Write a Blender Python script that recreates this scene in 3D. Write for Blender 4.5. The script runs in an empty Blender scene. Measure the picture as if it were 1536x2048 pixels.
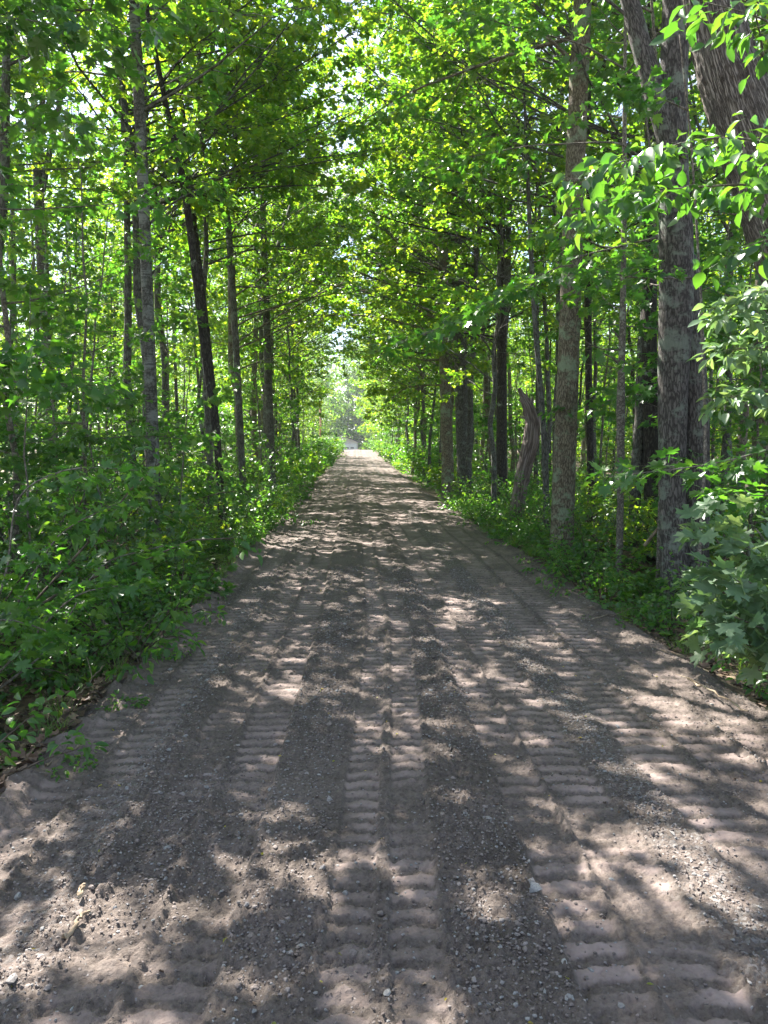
import bpy, math, random
import numpy as np

C = bpy.context.scene.collection
R = math.radians
PI = math.pi
sc = bpy.context.scene

# ------------------------------------------------------------------ noise
def _h(ix, iy, seed):
    n = (ix.astype(np.int64) * 374761393 + iy.astype(np.int64) * 668265263 + seed * 974711) & 0xffffffff
    n = ((n ^ (n >> 13)) * 1274126177) & 0xffffffff
    n = n ^ (n >> 16)
    return (n & 0xffff) / 65535.0
def vnoise(x, y, seed=0):
    """gradient noise, about -0.7..0.7"""
    x = np.asarray(x, float); y = np.asarray(y, float)
    ix = np.floor(x); iy = np.floor(y); fx = x - ix; fy = y - iy
    ux = fx*fx*fx*(fx*(fx*6-15)+10); uy = fy*fy*fy*(fy*(fy*6-15)+10)
    def g(dx, dy):
        a = _h(ix+dx, iy+dy, seed) * 2*PI
        return np.cos(a)*(fx-dx) + np.sin(a)*(fy-dy)
    a = g(0,0)*(1-ux)+g(1,0)*ux; b = g(0,1)*(1-ux)+g(1,1)*ux
    return a*(1-uy)+b*uy
def fbm(x, y, seed, octs, gain=.5, lac=2.03):
    s = 0; a = 1
    for i in range(octs):
        s = s + a*vnoise(x, y, seed+i*17); x = x*lac+3.1; y = y*lac+1.7; a *= gain
    return s
def sstep(a, b, x):
    t = np.clip((x-a)/(b-a), 0, 1); return t*t*(3-2*t)

# ------------------------------------------------------------------ mesh helpers
def mesh_from(name, V, F, mat, attrs=None, smooth=False):
    V = np.asarray(V, np.float32); me = bpy.data.meshes.new(name)
    if isinstance(F, np.ndarray): F = [F]
    me.vertices.add(len(V)); me.vertices.foreach_set('co', V.ravel())
    F = [np.asarray(f, np.int32) for f in F if len(f)]
    idx = np.concatenate([f.ravel() for f in F])
    tot = np.concatenate([np.full(len(f), f.shape[1], np.int32) for f in F])
    st = np.concatenate([[0], np.cumsum(tot)[:-1]]).astype(np.int32)
    me.loops.add(len(idx)); me.loops.foreach_set('vertex_index', idx)
    me.polygons.add(len(tot)); me.polygons.foreach_set('loop_start', st)
    me.polygons.foreach_set('loop_total', tot)
    me.polygons.foreach_set('use_smooth', np.full(len(tot), smooth, bool))
    me.update(calc_edges=True)
    for k, a in (attrs or {}).items():
        a = np.asarray(a, np.float32)
        if a.ndim == 1:
            at = me.attributes.new(k, 'FLOAT', 'POINT'); at.data.foreach_set('value', a)
        else:
            at = me.attributes.new(k, 'FLOAT_VECTOR', 'POINT'); at.data.foreach_set('vector', a.ravel())
    me.materials.append(mat)
    return me
def link(name, me, parent=None, loc=None):
    o = bpy.data.objects.new(name, me); C.objects.link(o)
    if parent: o.parent = parent
    if loc is not None: o.location = loc
    return o
def tag(o, label=None, cat=None, group=None, kind=None):
    if label: o['label'] = label
    if cat: o['category'] = cat
    if group: o['group'] = group
    if kind: o['kind'] = kind
    return o
def copy_tree(o, parent=None):
    c = o.copy(); C.objects.link(c)
    if parent: c.parent = parent
    for ch in list(o.children):
        copy_tree(ch, c)
    return c

def nrm(v):
    return v / np.maximum(np.linalg.norm(v, axis=-1, keepdims=True), 1e-9)

class Tubes:
    """collects tapered tubes; keeps a seam-free bark coordinate per vertex"""
    def __init__(s): s.V=[]; s.F=[]; s.B=[]; s.n=0
    def add(s, pts, rad, k=8, cap=True, rough=0.0, seed=0, flare=0.0):
        pts = np.asarray(pts, float); rad = np.asarray(rad, float); m = len(pts)
        t = nrm(np.gradient(pts, axis=0))
        ref = np.array([1.0, 0, 0]) if abs(t[:,0]).mean() < .8 else np.array([0, 1.0, 0])
        b = nrm(np.cross(t, ref)); a = np.cross(b, t)
        th = np.arange(k)*2*PI/k
        cu, su = np.cos(th), np.sin(th)
        ln = np.concatenate([[0], np.cumsum(np.linalg.norm(np.diff(pts, axis=0), axis=1))])
        rr = np.repeat(rad[:,None], k, 1)
        r0 = max(rad.mean(), 1e-4)
        if rough > 0:
            TH, LL = np.meshgrid(th, ln)
            # furrowed bark: ridges that wander upward; tile in theta by blending
            w = TH/(2*PI)
            def rn(sx, sy, sd):
                A = vnoise(TH*r0*sx, LL*sy, sd); Bn = vnoise((TH-2*PI)*r0*sx, LL*sy, sd)
                return A*(1-w)+Bn*w
            ridg = np.abs(rn(26, 4.5, seed))*1.6 + np.abs(rn(55, 11, seed+3))*.9
            rr = rr + rough*(ridg-.45) + r0*.10*rn(2.5, 1.2, seed+5)
        if flare > 0:
            fl = flare*np.exp(-np.maximum(ln-.15,0)/.28)
            lob = .6+.4*np.cos(th*5+seed)
            rr = rr * (1 + fl[:,None]*lob[None,:])
        P = pts[:,None,:] + rr[...,None]*(cu[None,:,None]*a[:,None,:] + su[None,:,None]*b[:,None,:])
        s.V.append(P.reshape(-1,3))
        Bc = np.stack([np.broadcast_to(cu*r0,(m,k)), np.broadcast_to(su*r0,(m,k)), np.broadcast_to(ln[:,None],(m,k))], -1)
        s.B.append(Bc.reshape(-1,3))
        i = np.arange(m-1)[:,None]*k; j = np.arange(k)[None,:]; j2 = (j+1)%k
        q = np.stack([i+j, i+j2, i+k+j2, i+k+j], -1).reshape(-1,4) + s.n
        s.F.append(q)
        s.n += m*k
        if cap:
            s.V.append(pts[-1:]+t[-1:]*rad[-1]*.6); s.B.append(Bc[-1,:1].reshape(1,3))
            last = s.n-k; jj = np.arange(k)
            s.F.append(np.stack([last+jj, last+(jj+1)%k, np.full(k, s.n), np.full(k, s.n)], -1)[:, :3])
            s.n += 1
    def mesh(s, name, mat):
        q = [f for f in s.F if f.shape[1]==4]; t = [f for f in s.F if f.shape[1]==3]
        Fs = []
        if q: Fs.append(np.concatenate(q))
        if t: Fs.append(np.concatenate(t))
        return mesh_from(name, np.concatenate(s.V), Fs, mat, {'bco': np.concatenate(s.B)}, smooth=True)

# ------------------------------------------------------------------ leaf templates (u along the leaf, v across, w up)
def tpl_maple_fine():
    half = [(1.0,0),(.84,.07),(.80,.15),(.66,.11),(.60,.13),(.66,.27),(.80,.40),(.62,.40),(.50,.50),(.42,.38),(.34,.28),(.26,.40),(.12,.48),(.10,.34),(.02,.22),(.05,.08)]
    pts = half + [(0.09,0)] + [(u,-v) for u,v in half[::-1][:-1]]
    V = [(.30,0)] + pts
    n = len(pts)
    F = [(0, 1+i, 1+(i+1)%n) for i in range(n)]
    V = [(u, v, .22*abs(v)-.20*u*u+.05*math.sin(9*u+3*v)) for u,v in V]
    return np.array(V), np.array(F)
def tpl_maple():
    half = [(1.0,0),(.62,.13),(.78,.40),(.44,.30),(.16,.48),(.06,.10)]
    pts = half + [(u,-v) for u,v in half[::-1][:-1]]
    V = [(.30,0)] + pts; n = len(pts)
    F = [(0, 1+i, 1+(i+1)%n) for i in range(n)]
    V = [(u, v, .25*abs(v)-.22*u*u) for u,v in V]
    return np.array(V), np.array(F)
def tpl_oval():
    o = [(0,0),(.22,.20),(.5,.27),(.78,.17),(1.0,0)]
    mid = [(.22,0),(.5,0),(.78,0)]
    V = [(u,v) for u,v in o] + [(u,-v) for u,v in o[1:4]] + mid
    # 0 base 1,2,3 left 4 tip 5,6,7 right 8,9,10 mid
    F = [(0,8,1),(8,2,1),(8,9,2),(9,3,2),(9,10,3),(10,4,3),(0,5,8),(8,5,6),(8,6,9),(9,6,7),(9,7,10),(10,7,4)]
    V = [(u, v, .5*abs(v)-.22*u*u) for u,v in V]
    return np.array(V), np.array(F)
def tpl_low():
    V = [(0,0,0),(.42,.36,.10),(1.0,0,-.16),(.42,-.36,.10)]
    return np.array(V), np.array([(0,2,1),(0,3,2)])
def tpl_star():
    V = [(0,0,0),(.2,.46,.1),(.5,.2,.02),(.8,.4,.03),(1.0,0,-.2),(.8,-.4,.03),(.5,-.2,.02),(.2,-.46,.1)]
    return np.array(V), np.array([(0,2,1),(0,4,2),(2,4,3),(0,7,6),(0,6,4),(6,5,4)])
TP = dict(fine=tpl_maple_fine(), maple=tpl_maple(), oval=tpl_oval(), low=tpl_low(), star=tpl_star())

def leaves_mesh(name, P, D, N, S, tpl, mat, rng, petiole=0.0):
    """P positions, D pointing, N face normal, S size."""
    T, F = TP[tpl]; n = len(P); k = len(T)
    D = nrm(D); N = nrm(N - (N*D).sum(1, keepdims=True)*D); B = np.cross(N, D)
    wv = rng.uniform(.8, 1.15, n)[:,None,None]; cup = rng.uniform(.2, 1.8, n)[:,None,None]
    V = P[:,None,:] + S[:,None,None]*(T[None,:,0:1]*D[:,None,:] + T[None,:,1:2]*wv*B[:,None,:] + T[None,:,2:3]*cup*N[:,None,:])
    Fi = (F[None] + (np.arange(n)*k)[:,None,None]).reshape(-1,3)
    lr = np.repeat(rng.random(n), k)
    V = V.reshape(-1,3)
    if petiole > 0:
        # thin green stalks
        A = P - D*S[:,None]*petiole - N*S[:,None]*.1; w = .0012 + S*.008
        q = np.stack([A - B*w[:,None], A + B*w[:,None], P + B*w[:,None]+D*S[:,None]*.1, P - B*w[:,None]+D*S[:,None]*.1], 1).reshape(-1,3)
        qi = (np.arange(n)*4)[:,None] + np.array([[0,1,2,3]]) + len(V)
        V = np.concatenate([V, q]); lr = np.concatenate([lr, np.repeat(rng.random(n), 4)])
        return mesh_from(name, V, [Fi, qi], mat, {'lr': lr}, smooth=(tpl in ('fine','maple','oval')))
    return mesh_from(name, V, Fi, mat, {'lr': lr}, smooth=(tpl in ('fine','maple','oval')))

# ------------------------------------------------------------------ materials
def new_mat(name):
    m = bpy.data.materials.new(name); m.use_nodes = True; nt = m.node_tree
    for n in list(nt.nodes): nt.nodes.remove(n)
    out = nt.nodes.new('ShaderNodeOutputMaterial')
    return m, nt, out
def N(nt, typ, **kw):
    n = nt.nodes.new(typ)
    for k, v in kw.items():
        if k.startswith('i_'): n.inputs[k[2:].replace('_',' ')].default_value = v
        else: setattr(n, k, v)
    return n
def ramp(nt, fac, stops):
    r = nt.nodes.new('ShaderNodeValToRGB'); cr = r.color_ramp
    while len(cr.elements) > 1: cr.elements.remove(cr.elements[-1])
    cr.elements[0].position = stops[0][0]; cr.elements[0].color = (*stops[0][1], 1)
    for p, c in stops[1:]:
        e = cr.elements.new(p); e.color = (*c, 1)
    nt.links.new(fac, r.inputs[0]); return r
def mixc(nt, fac, a, b, mode='MIX'):
    m = nt.nodes.new('ShaderNodeMix'); m.data_type = 'RGBA'; m.blend_type = mode
    for sock, v in ((m.inputs[0], fac), (m.inputs[6], a), (m.inputs[7], b)):
        if isinstance(v, (int, float)): sock.default_value = v
        elif isinstance(v, tuple): sock.default_value = (*v, 1)
        else: nt.links.new(v, sock)
    return m.outputs[2]
def math_(nt, op, a, b=None, c=None):
    m = nt.nodes.new('ShaderNodeMath'); m.operation = op
    for i, v in enumerate((a, b, c)):
        if v is None: continue
        if isinstance(v, (int, float)): m.inputs[i].default_value = v
        else: nt.links.new(v, m.inputs[i])
    return m.outputs[0]

def leaf_mat(name, cols, tcols, tf=.45, rough=.34, spec=.55):
    m, nt, out = new_mat(name)
    at = N(nt, 'ShaderNodeAttribute', attribute_name='lr')
    oi = N(nt, 'ShaderNodeObjectInfo')
    v = math_(nt, 'ADD', math_(nt, 'MULTIPLY', at.outputs['Fac'], .75), math_(nt, 'MULTIPLY', oi.outputs['Random'], .25))
    c = ramp(nt, v, [(0, cols[0]), (.5, cols[1]), (1, cols[2])])
    t = ramp(nt, v, [(0, tcols[0]), (.5, tcols[1]), (1, tcols[2])])
    p = N(nt, 'ShaderNodeBsdfPrincipled'); p.inputs['Roughness'].default_value = rough
    p.inputs['Specular IOR Level'].default_value = spec
    # paler underside
    geo = N(nt, 'ShaderNodeNewGeometry')
    cc = mixc(nt, geo.outputs['Backfacing'], c.outputs[0], mixc(nt, .35, c.outputs[0], (.16,.20,.13)))
    nt.links.new(cc, p.inputs['Base Color'])
    tr = N(nt, 'ShaderNodeBsdfTranslucent'); nt.links.new(t.outputs[0], tr.inputs['Color'])
    mx = N(nt, 'ShaderNodeMixShader'); mx.inputs[0].default_value = tf
    nt.links.new(p.outputs[0], mx.inputs[1]); nt.links.new(tr.outputs[0], mx.inputs[2])
    nt.links.new(mx.outputs[0], out.inputs[0])
    return m

def bark_mat(name, c_dark, c_mid, c_light, lichen=(.30,.34,.27), lich_amt=.25, sx=18., sz=.22, bump=.5, lent=0.0, vor=.45, warp=.9):
    m, nt, out = new_mat(name)
    at = N(nt, 'ShaderNodeAttribute', attribute_name='bco')
    mp = N(nt, 'ShaderNodeMapping'); mp.inputs['Scale'].default_value = (sx, sx, sx*sz)
    nt.links.new(at.outputs['Vector'], mp.inputs[0])
    oi = N(nt, 'ShaderNodeObjectInfo')
    n1 = N(nt, 'ShaderNodeTexNoise', noise_dimensions='4D'); n1.inputs['Scale'].default_value = 2.0; n1.inputs['Detail'].default_value = 6; n1.inputs['Roughness'].default_value=.65
    nt.links.new(mp.outputs[0], n1.inputs['Vector']); nt.links.new(math_(nt,'MULTIPLY',oi.outputs['Random'],37.0), n1.inputs['W'])
    vo = N(nt, 'ShaderNodeTexVoronoi', feature='DISTANCE_TO_EDGE'); vo.inputs['Scale'].default_value = 2.2
    mm = N(nt, 'ShaderNodeVectorMath', operation='ADD')
    sc_ = N(nt, 'ShaderNodeVectorMath', operation='SCALE'); sc_.inputs['Scale'].default_value = warp
    nt.links.new(n1.outputs['Color'], sc_.inputs[0]); nt.links.new(mp.outputs[0], mm.inputs[0]); nt.links.new(sc_.outputs[0], mm.inputs[1])
    nt.links.new(mm.outputs[0], vo.inputs['Vector'])
    vr = ramp(nt, vo.outputs['Distance'], [(0,(0,0,0)),(.22,(1,1,1))])
    hgt = math_(nt, 'ADD', math_(nt, 'MULTIPLY', vr.outputs[0], vor), math_(nt, 'MULTIPLY', n1.outputs[0], 1.15-vor))
    col = ramp(nt, hgt, [(.25, c_dark), (.6, c_mid), (.92, c_light)])
    n2 = N(nt, 'ShaderNodeTexNoise'); n2.inputs['Scale'].default_value = 5.5; n2.inputs['Detail'].default_value = 7; n2.inputs['Roughness'].default_value=.7
    nt.links.new(at.outputs['Vector'], n2.inputs['Vector'])
    lm = ramp(nt, n2.outputs[0], [(.62-lich_amt*.35,(0,0,0)),(.68-lich_amt*.35+.02,(1,1,1))])
    c2 = mixc(nt, math_(nt,'MULTIPLY',lm.outputs[0],.75), col.outputs[0], lichen)
    if lent > 0:
        mp2 = N(nt, 'ShaderNodeMapping'); mp2.inputs['Scale'].default_value = (9, 9, 60)
        nt.links.new(at.outputs['Vector'], mp2.inputs[0])
        n3 = N(nt, 'ShaderNodeTexNoise'); n3.inputs['Scale'].default_value = 1; n3.inputs['Detail'].default_value = 3
        nt.links.new(mp2.outputs[0], n3.inputs['Vector'])
        l3 = ramp(nt, n3.outputs[0], [(.55,(0,0,0)),(.62,(1,1,1))])
        c2 = mixc(nt, math_(nt,'MULTIPLY',l3.outputs[0],lent), c2, c_dark)
    # moss and dirt near the foot
    p = N(nt, 'ShaderNodeBsdfPrincipled'); p.inputs['Roughness'].default_value = .88; p.inputs['Specular IOR Level'].default_value=.2
    nt.links.new(c2, p.inputs['Base Color'])
    bp = N(nt, 'ShaderNodeBump'); bp.inputs['Strength'].default_value = bump; bp.inputs['Distance'].default_value = .02
    nt.links.new(hgt, bp.inputs['Height']); nt.links.new(bp.outputs[0], p.inputs['Normal'])
    nt.links.new(p.outputs[0], out.inputs[0])
    return m

def plain_mat(name, col, rough=.7, var=.15, scale=8., metal=0.):
    m, nt, out = new_mat(name)
    tc = N(nt, 'ShaderNodeTexCoord'); n = N(nt, 'ShaderNodeTexNoise'); n.inputs['Scale'].default_value = scale; n.inputs['Detail'].default_value = 5
    nt.links.new(tc.outputs['Object'], n.inputs['Vector'])
    lo = tuple(c*(1-var) for c in col); hi = tuple(min(1,c*(1+var)) for c in col)
    r = ramp(nt, n.outputs[0], [(.3, lo), (.7, hi)])
    p = N(nt, 'ShaderNodeBsdfPrincipled'); p.inputs['Roughness'].default_value = rough; p.inputs['Metallic'].default_value = metal
    nt.links.new(r.outputs[0], p.inputs['Base Color']); nt.links.new(p.outputs[0], out.inputs[0])
    return m

G3 = [(.020,.064,.013), (.036,.100,.018), (.072,.145,.026)]
T3 = [(.08,.30,.02), (.16,.45,.025), (.38,.60,.03)]
M = {}
M['maple'] = leaf_mat('maple_leaf', G3, T3, .44)
M['canopy'] = leaf_mat('canopy_leaf', [(.018,.060,.013),(.036,.092,.018),(.075,.14,.025)], [(.11,.35,.018),(.27,.52,.022),(.56,.69,.026)], .52)
M['cool'] = leaf_mat('cool_leaf', [(.020,.070,.013),(.036,.104,.018),(.065,.140,.025)], [(.07,.24,.018),(.13,.34,.02),(.27,.45,.025)], .42, .32, .6)
M['pale'] = leaf_mat('pale_leaf', [(.075,.140,.075),(.11,.185,.105),(.16,.235,.14)], [(.12,.28,.07),(.20,.37,.09),(.34,.46,.10)], .40, .42, .5)
M['yellow'] = leaf_mat('yellowing_leaf', [(.16,.20,.03),(.22,.22,.03),(.30,.24,.03)], [(.5,.5,.05),(.6,.5,.05),(.7,.5,.05)], .45)
M['needle'] = leaf_mat('pine_needle', [(.035,.065,.035),(.05,.085,.045),(.07,.10,.06)], [(.1,.18,.08),(.14,.22,.1),(.2,.28,.12)], .25, .5, .4)
M['bark_grey'] = bark_mat('grey_bark', (.028,.026,.022), (.085,.081,.070), (.15,.146,.13), lichen=(.17,.19,.16), lich_amt=.25)
M['bark_pale'] = bark_mat('pale_mottled_bark', (.032,.030,.025), (.085,.082,.070), (.15,.145,.13), lichen=(.21,.22,.20), lich_amt=.40, sx=12, sz=.6, bump=.25, lent=.7)
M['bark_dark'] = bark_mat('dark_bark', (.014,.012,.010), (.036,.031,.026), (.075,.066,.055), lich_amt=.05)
M['bark_oak'] = bark_mat('furrowed_oak_bark', (.018,.014,.012), (.13,.112,.093), (.29,.262,.225), lichen=(.2,.21,.17), lich_amt=.0, sx=30, sz=.075, bump=.9, vor=.42, warp=1.7)
M['bark_ash'] = bark_mat('ridged_brown_bark', (.035,.028,.02), (.13,.108,.075), (.24,.21,.15), lichen=(.22,.28,.18), lich_amt=.30, sx=26, sz=.22, bump=.6)
M['bark_maple'] = bark_mat('grey_maple_bark', (.018,.016,.014), (.066,.060,.054), (.15,.138,.125), lichen=(.17,.20,.16), lich_amt=.30, sx=22, sz=.2, bump=.45)
M['snag'] = bark_mat('bare_weathered_wood', (.05,.036,.03), (.15,.115,.10), (.27,.22,.20), lich_amt=-.1, sx=14, sz=.06, bump=.5)
M['sap_bark'] = bark_mat('sapling_bark', (.05,.042,.035), (.13,.115,.095), (.24,.215,.18), lich_amt=.2, sx=16, sz=.7, bump=.2)
M['twig'] = bark_mat('twig_bark', (.04,.032,.024), (.085,.066,.05), (.14,.11,.085), lich_amt=0, bump=.2)

# ------------------------------------------------------------------ terrain
RX0, RX1 = -1.43, 2.2           # edges of the dirt road
def z0(Y):
    Y = np.asarray(Y, float)
    return 1.0*sstep(28, 108, Y) - .9*sstep(112, 150, Y) + .045*np.exp(-((Y-10.2)/1.6)**2)
def floor_z(X, Y):
    X = np.asarray(X, float); Y = np.asarray(Y, float)
    dl = np.maximum(RX0-.05-X, 0); dr = np.maximum(X-RX1-.05, 0); d = dl+dr
    base = z0(Y) - .10*sstep(0,.35,d) + .10*sstep(.8, 3.5, d)
    base = base + np.where(d > 0, .12*fbm(X*.35, Y*.35, 5, 3)*sstep(.2,2.5,d), 0)
    base = base - np.where(d <= 0, .10, 0)
    return base

def seg(v, a, b, soft):            # soft band mask
    return sstep(a-soft, a+soft, v)*(1-sstep(b-soft, b+soft, v))

LANES = [ # x at y=2.3, drift per metre up to y=6, half width, pitch, phase, depth, clarity
    (-.02, .050, .075, .094, .00, .010, .95),
    (.180, .047, .078, .094, .10, .011, 1.0),
    (.70, .006, .095, .106, .30, .013, 1.1),
    (.93, .006, .12, .106, .30, .012, 1.0),
    (1.44, -.004, .13, .108, .70, .013, .95),
    (1.75, -.004, .13, .108, .55, .012, .95),
    (2.02, .000, .10, .108, .2, .010, .5),
    (-.50, .018, .11, .100, .45, .013, 1.05),
    (-.74, .018, .10, .100, .45, .012, .9),
    (-1.08, .01, .11, .104, .8, .010, .75),
    (-1.30, .0, .09, .104, .1, .009, .5),
]
def road_surface(X, Y):
    n_big = fbm(X*1.3, Y*.9, 11, 2)
    h = z0(Y) + .03*(1-((X-.3)/1.9)**2) + (.012-.009*sstep(6,14,Y))*n_big
    # wheel lanes pressed flat, ridges left between them
    press = np.zeros_like(X); dust = np.zeros_like(X)
    Yw = Y + .018*vnoise(X*3, Y*.8, 21) + .012*vnoise(X*9, Y*5, 22)
    lug = np.zeros_like(X)
    for i,(x0,dr,hw,pitch,ph,dep,cl) in enumerate(LANES):
        xc = x0 + dr*(np.minimum(Y,6)-2.3) + .012*vnoise(Y*.5, Y*0+i, 31)
        u = (X-xc+.008*vnoise(X*30,Y*30,40))/hw
        m = 1-sstep(.86, 1.08, np.abs(u))
        s = (Yw + .02*u*u)/pitch + ph; s = s-np.floor(s)
        bar = seg(s + .12*vnoise(X*25+i*7, Y*25, 45), .16, .72, .06)
        chz = np.exp(-(((X+.72)/.5)**2 + ((Y-2.5)/.75)**2))
        fade = (1-.85*chz)*np.clip(cl*(.85+1.2*vnoise(X*2.6+i*3, Y*1.7, 50+i)+.8*vnoise(X*9+i, Y*7, 57+i)), 0, 1)
        fade = fade*(1-.85*sstep(.12,.34,vnoise(X*2.1+5,Y*1.5+i*.7,61)))
        press = np.maximum(press, m*.9)
        lug = np.where(m>0, lug + m*fade*(bar-.45)*dep, lug)
        dust = np.maximum(dust, m*fade*bar)
        # pushed-up rim on both sides
        h = h + .007*np.exp(-((np.abs(u)-1.12)/.14)**2)*(0.6+fbm(X*12,Y*12,60,2))
    # step at the inner edges of the two outer track sets
    h = h + .020*seg(X + .01*vnoise(Y*3, X*0, 70), -.385+.018*(np.minimum(Y,6)-2.3), .595, .014)
    rough = 1-press*.85
    clod = fbm(X*14, Y*14, 80, 4, .62)
    clod2 = np.abs(fbm(X*38, Y*38, 90, 3, .6))
    c_amt = sstep(-.35, .5, vnoise(X*1.1, Y*1.1, 95)+.25)
    h = h - .012*press + lug*(.85)
    h = h + rough*(.011*clod*(.6+c_amt) + .017*clod2*(.5+c_amt)) + (1-rough)*(.0055*fbm(X*16,Y*16,99,4,.62)+.004*clod2) * (1+ (1-dust)*2.0)
    # churned patch, front left, and cracked crust, front right
    ch = np.exp(-(((X+.75)/.42)**2 + ((Y-2.7)/.75)**2)) + .8*np.exp(-(((X+.05)/.3)**2 + ((Y-2.1)/.3)**2))
    h = h + ch*(.024*np.abs(fbm(X*9, Y*9, 101, 4, .6)) + .010*clod)
    crk = np.abs(vnoise(X*7+vnoise(X*20,Y*20,7)*.5, Y*6, 111)); ck = seg(X, .58, 1.3, .1)*(1-sstep(3.2,4.4,Y))
    h = h - ck*.008*(1-sstep(0,.045,crk))
    # berms of loose soil along both edges, then down to the forest floor
    bl = np.exp(-((X-RX0+.02+.05*vnoise(Y*1.4,X*0,120))/.11)**2); br = np.exp(-((X-RX1-.02+.06*vnoise(Y*1.2,X*0,121))/.10)**2)
    lumps = np.clip(.5+1.4*fbm(X*5, Y*5, 122, 3), 0, 2)
    h = h + (bl*.055 + br*.022)*lumps
    d = np.maximum(RX0-.12-X,0)+np.maximum(X-RX1-.08,0)
    d = np.maximum(d + .06*vnoise(X*2.5,Y*2.5,130)*(d>0), 0)
    h = h - .26*sstep(0,.40,d)
    dust = np.clip(dust*.9 + .25*bl + .1*(1-rough) - ch*.5, 0, 1)
    dust = dust*np.clip(.75+.8*fbm(X*3,Y*3,140,2),0,1)
    soil = np.clip(sstep(.0,.22,d+.05*vnoise(X*6,Y*6,131)),0,1)
    grav = np.exp(-((X-1.2-.05*vnoise(Y*1.1,X*0,150))/.10)**2) + .6*np.exp(-((X+1.0)/.10)**2)
    return h, dust, soil, np.clip(grav,0,1)

def road_patch(x0, x1, ys, dx):
    xs = np.arange(x0, x1+dx*.5, dx); X, Y = np.meshgrid(xs, ys)
    h, d, s, g = road_surface(X, Y)
    n, m = X.shape
    i = np.arange(n-1)[:,None]*m; j = np.arange(m-1)[None]
    F = np.stack([i+j, i+j+1, i+m+j+1, i+m+j], -1).reshape(-1,4)
    return np.stack([X,Y,h],-1).reshape(-1,3), F, d.ravel(), s.ravel(), g.ravel()
def graded(a, b, s0, s1):
    y = [a]
    while y[-1] < b:
        t = (y[-1]-a)/(b-a); y.append(y[-1]+s0+(s1-s0)*t)
    y[-1] = b; return np.array(y)

def soil_mat():
    m, nt, out = new_mat('road_dirt')
    tc = N(nt, 'ShaderNodeTexCoord')
    du = N(nt,'ShaderNodeAttribute',attribute_name='dust'); so = N(nt,'ShaderNodeAttribute',attribute_name='soil'); gr = N(nt,'ShaderNodeAttribute',attribute_name='grav')
    def nz(scale, det=6, rough=.6):
        n = N(nt,'ShaderNodeTexNoise'); n.inputs['Scale'].default_value=scale; n.inputs['Detail'].default_value=det; n.inputs['Roughness'].default_value=rough
        nt.links.new(tc.outputs['Object'], n.inputs['Vector']); return n.outputs[0]
    a = nz(3.0); b = nz(60.,5,.7); c = nz(240.,3,.7)
    base = ramp(nt, a, [(.3,(.088,.074,.062)),(.7,(.154,.127,.110))])
    fine = ramp(nt, b, [(.3,(.55,.53,.52)),(.5,(1,1,1)),(.75,(1.35,1.33,1.3))])
    col = mixc(nt, 1.0, base.outputs[0], fine.outputs[0], 'MULTIPLY')
    col = mixc(nt, math_(nt,'MULTIPLY',du.outputs['Fac'],.70), col, (.315,.245,.222))
    vo = N(nt,'ShaderNodeTexVoronoi'); vo.inputs['Scale'].default_value=75.; nt.links.new(tc.outputs['Object'], vo.inputs['Vector'])
    sep = N(nt,'ShaderNodeSeparateColor'); nt.links.new(vo.outputs['Color'], sep.inputs[0])
    st = ramp(nt, sep.outputs[0], [(0,(.085,.078,.07)),(.5,(.17,.155,.14)),(1,(.26,.245,.23))])
    gm = math_(nt,'MULTIPLY', math_(nt,'GREATER_THAN', sep.outputs[1], .62), math_(nt,'ADD', math_(nt,'MULTIPLY',gr.outputs['Fac'],.8), .10))
    col = mixc(nt, gm, col, st.outputs[0])
    hum = ramp(nt, nz(25.), [(.3,(.022,.014,.009)),(.55,(.06,.038,.024)),(.8,(.13,.085,.055))])
    col = mixc(nt, so.outputs['Fac'], col, hum.outputs[0])
    p = N(nt,'ShaderNodeBsdfPrincipled'); p.inputs['Roughness'].default_value=.95; p.inputs['Specular IOR Level'].default_value=.15
    nt.links.new(col, p.inputs['Base Color'])
    hh = math_(nt,'ADD', math_(nt,'MULTIPLY',b,1.0), math_(nt,'MULTIPLY',c,.35))
    vd = ramp(nt, vo.outputs['Distance'], [(0,(1,1,1)),(.6,(0,0,0))])
    hh = math_(nt,'ADD',hh, math_(nt,'MULTIPLY',vd.outputs[0], .25))
    st_ = math_(nt,'SUBTRACT', .75, math_(nt,'MULTIPLY',du.outputs['Fac'],.55))
    bp = N(nt,'ShaderNodeBump'); bp.inputs['Distance'].default_value=.012
    nt.links.new(st_, bp.inputs['Strength']); nt.links.new(hh, bp.inputs['Height']); nt.links.new(bp.outputs[0], p.inputs['Normal'])
    nt.links.new(p.outputs[0], out.inputs[0]); return m
M['road'] = soil_mat()

Vs=[];Fs=[];Ds=[];Ss=[];Gs=[];n=0
for (ys, dx) in ((graded(1.15, 6.0, .0055, .016), .0075), (graded(6.0, 16.0, .016, .05), .018), (graded(16., 45., .06, .18), .06), (graded(45., 175., .4, 1.2), .15), (np.linspace(-8, 1.15, 90), .05)):
    V,F,d,s,g = road_patch(-2.15, 2.85, ys, dx)
    Vs.append(V);Fs.append(F+n);Ds.append(d);Ss.append(s);Gs.append(g);n+=len(V)
me = mesh_from('dirt_road', np.concatenate(Vs), np.concatenate(Fs), M['road'], {'dust':np.concatenate(Ds),'soil':np.concatenate(Ss),'grav':np.concatenate(Gs)}, smooth=True)
tag(link('road', me), 'grey brown graded dirt road with machine track prints running straight ahead', kind='structure')

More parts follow.
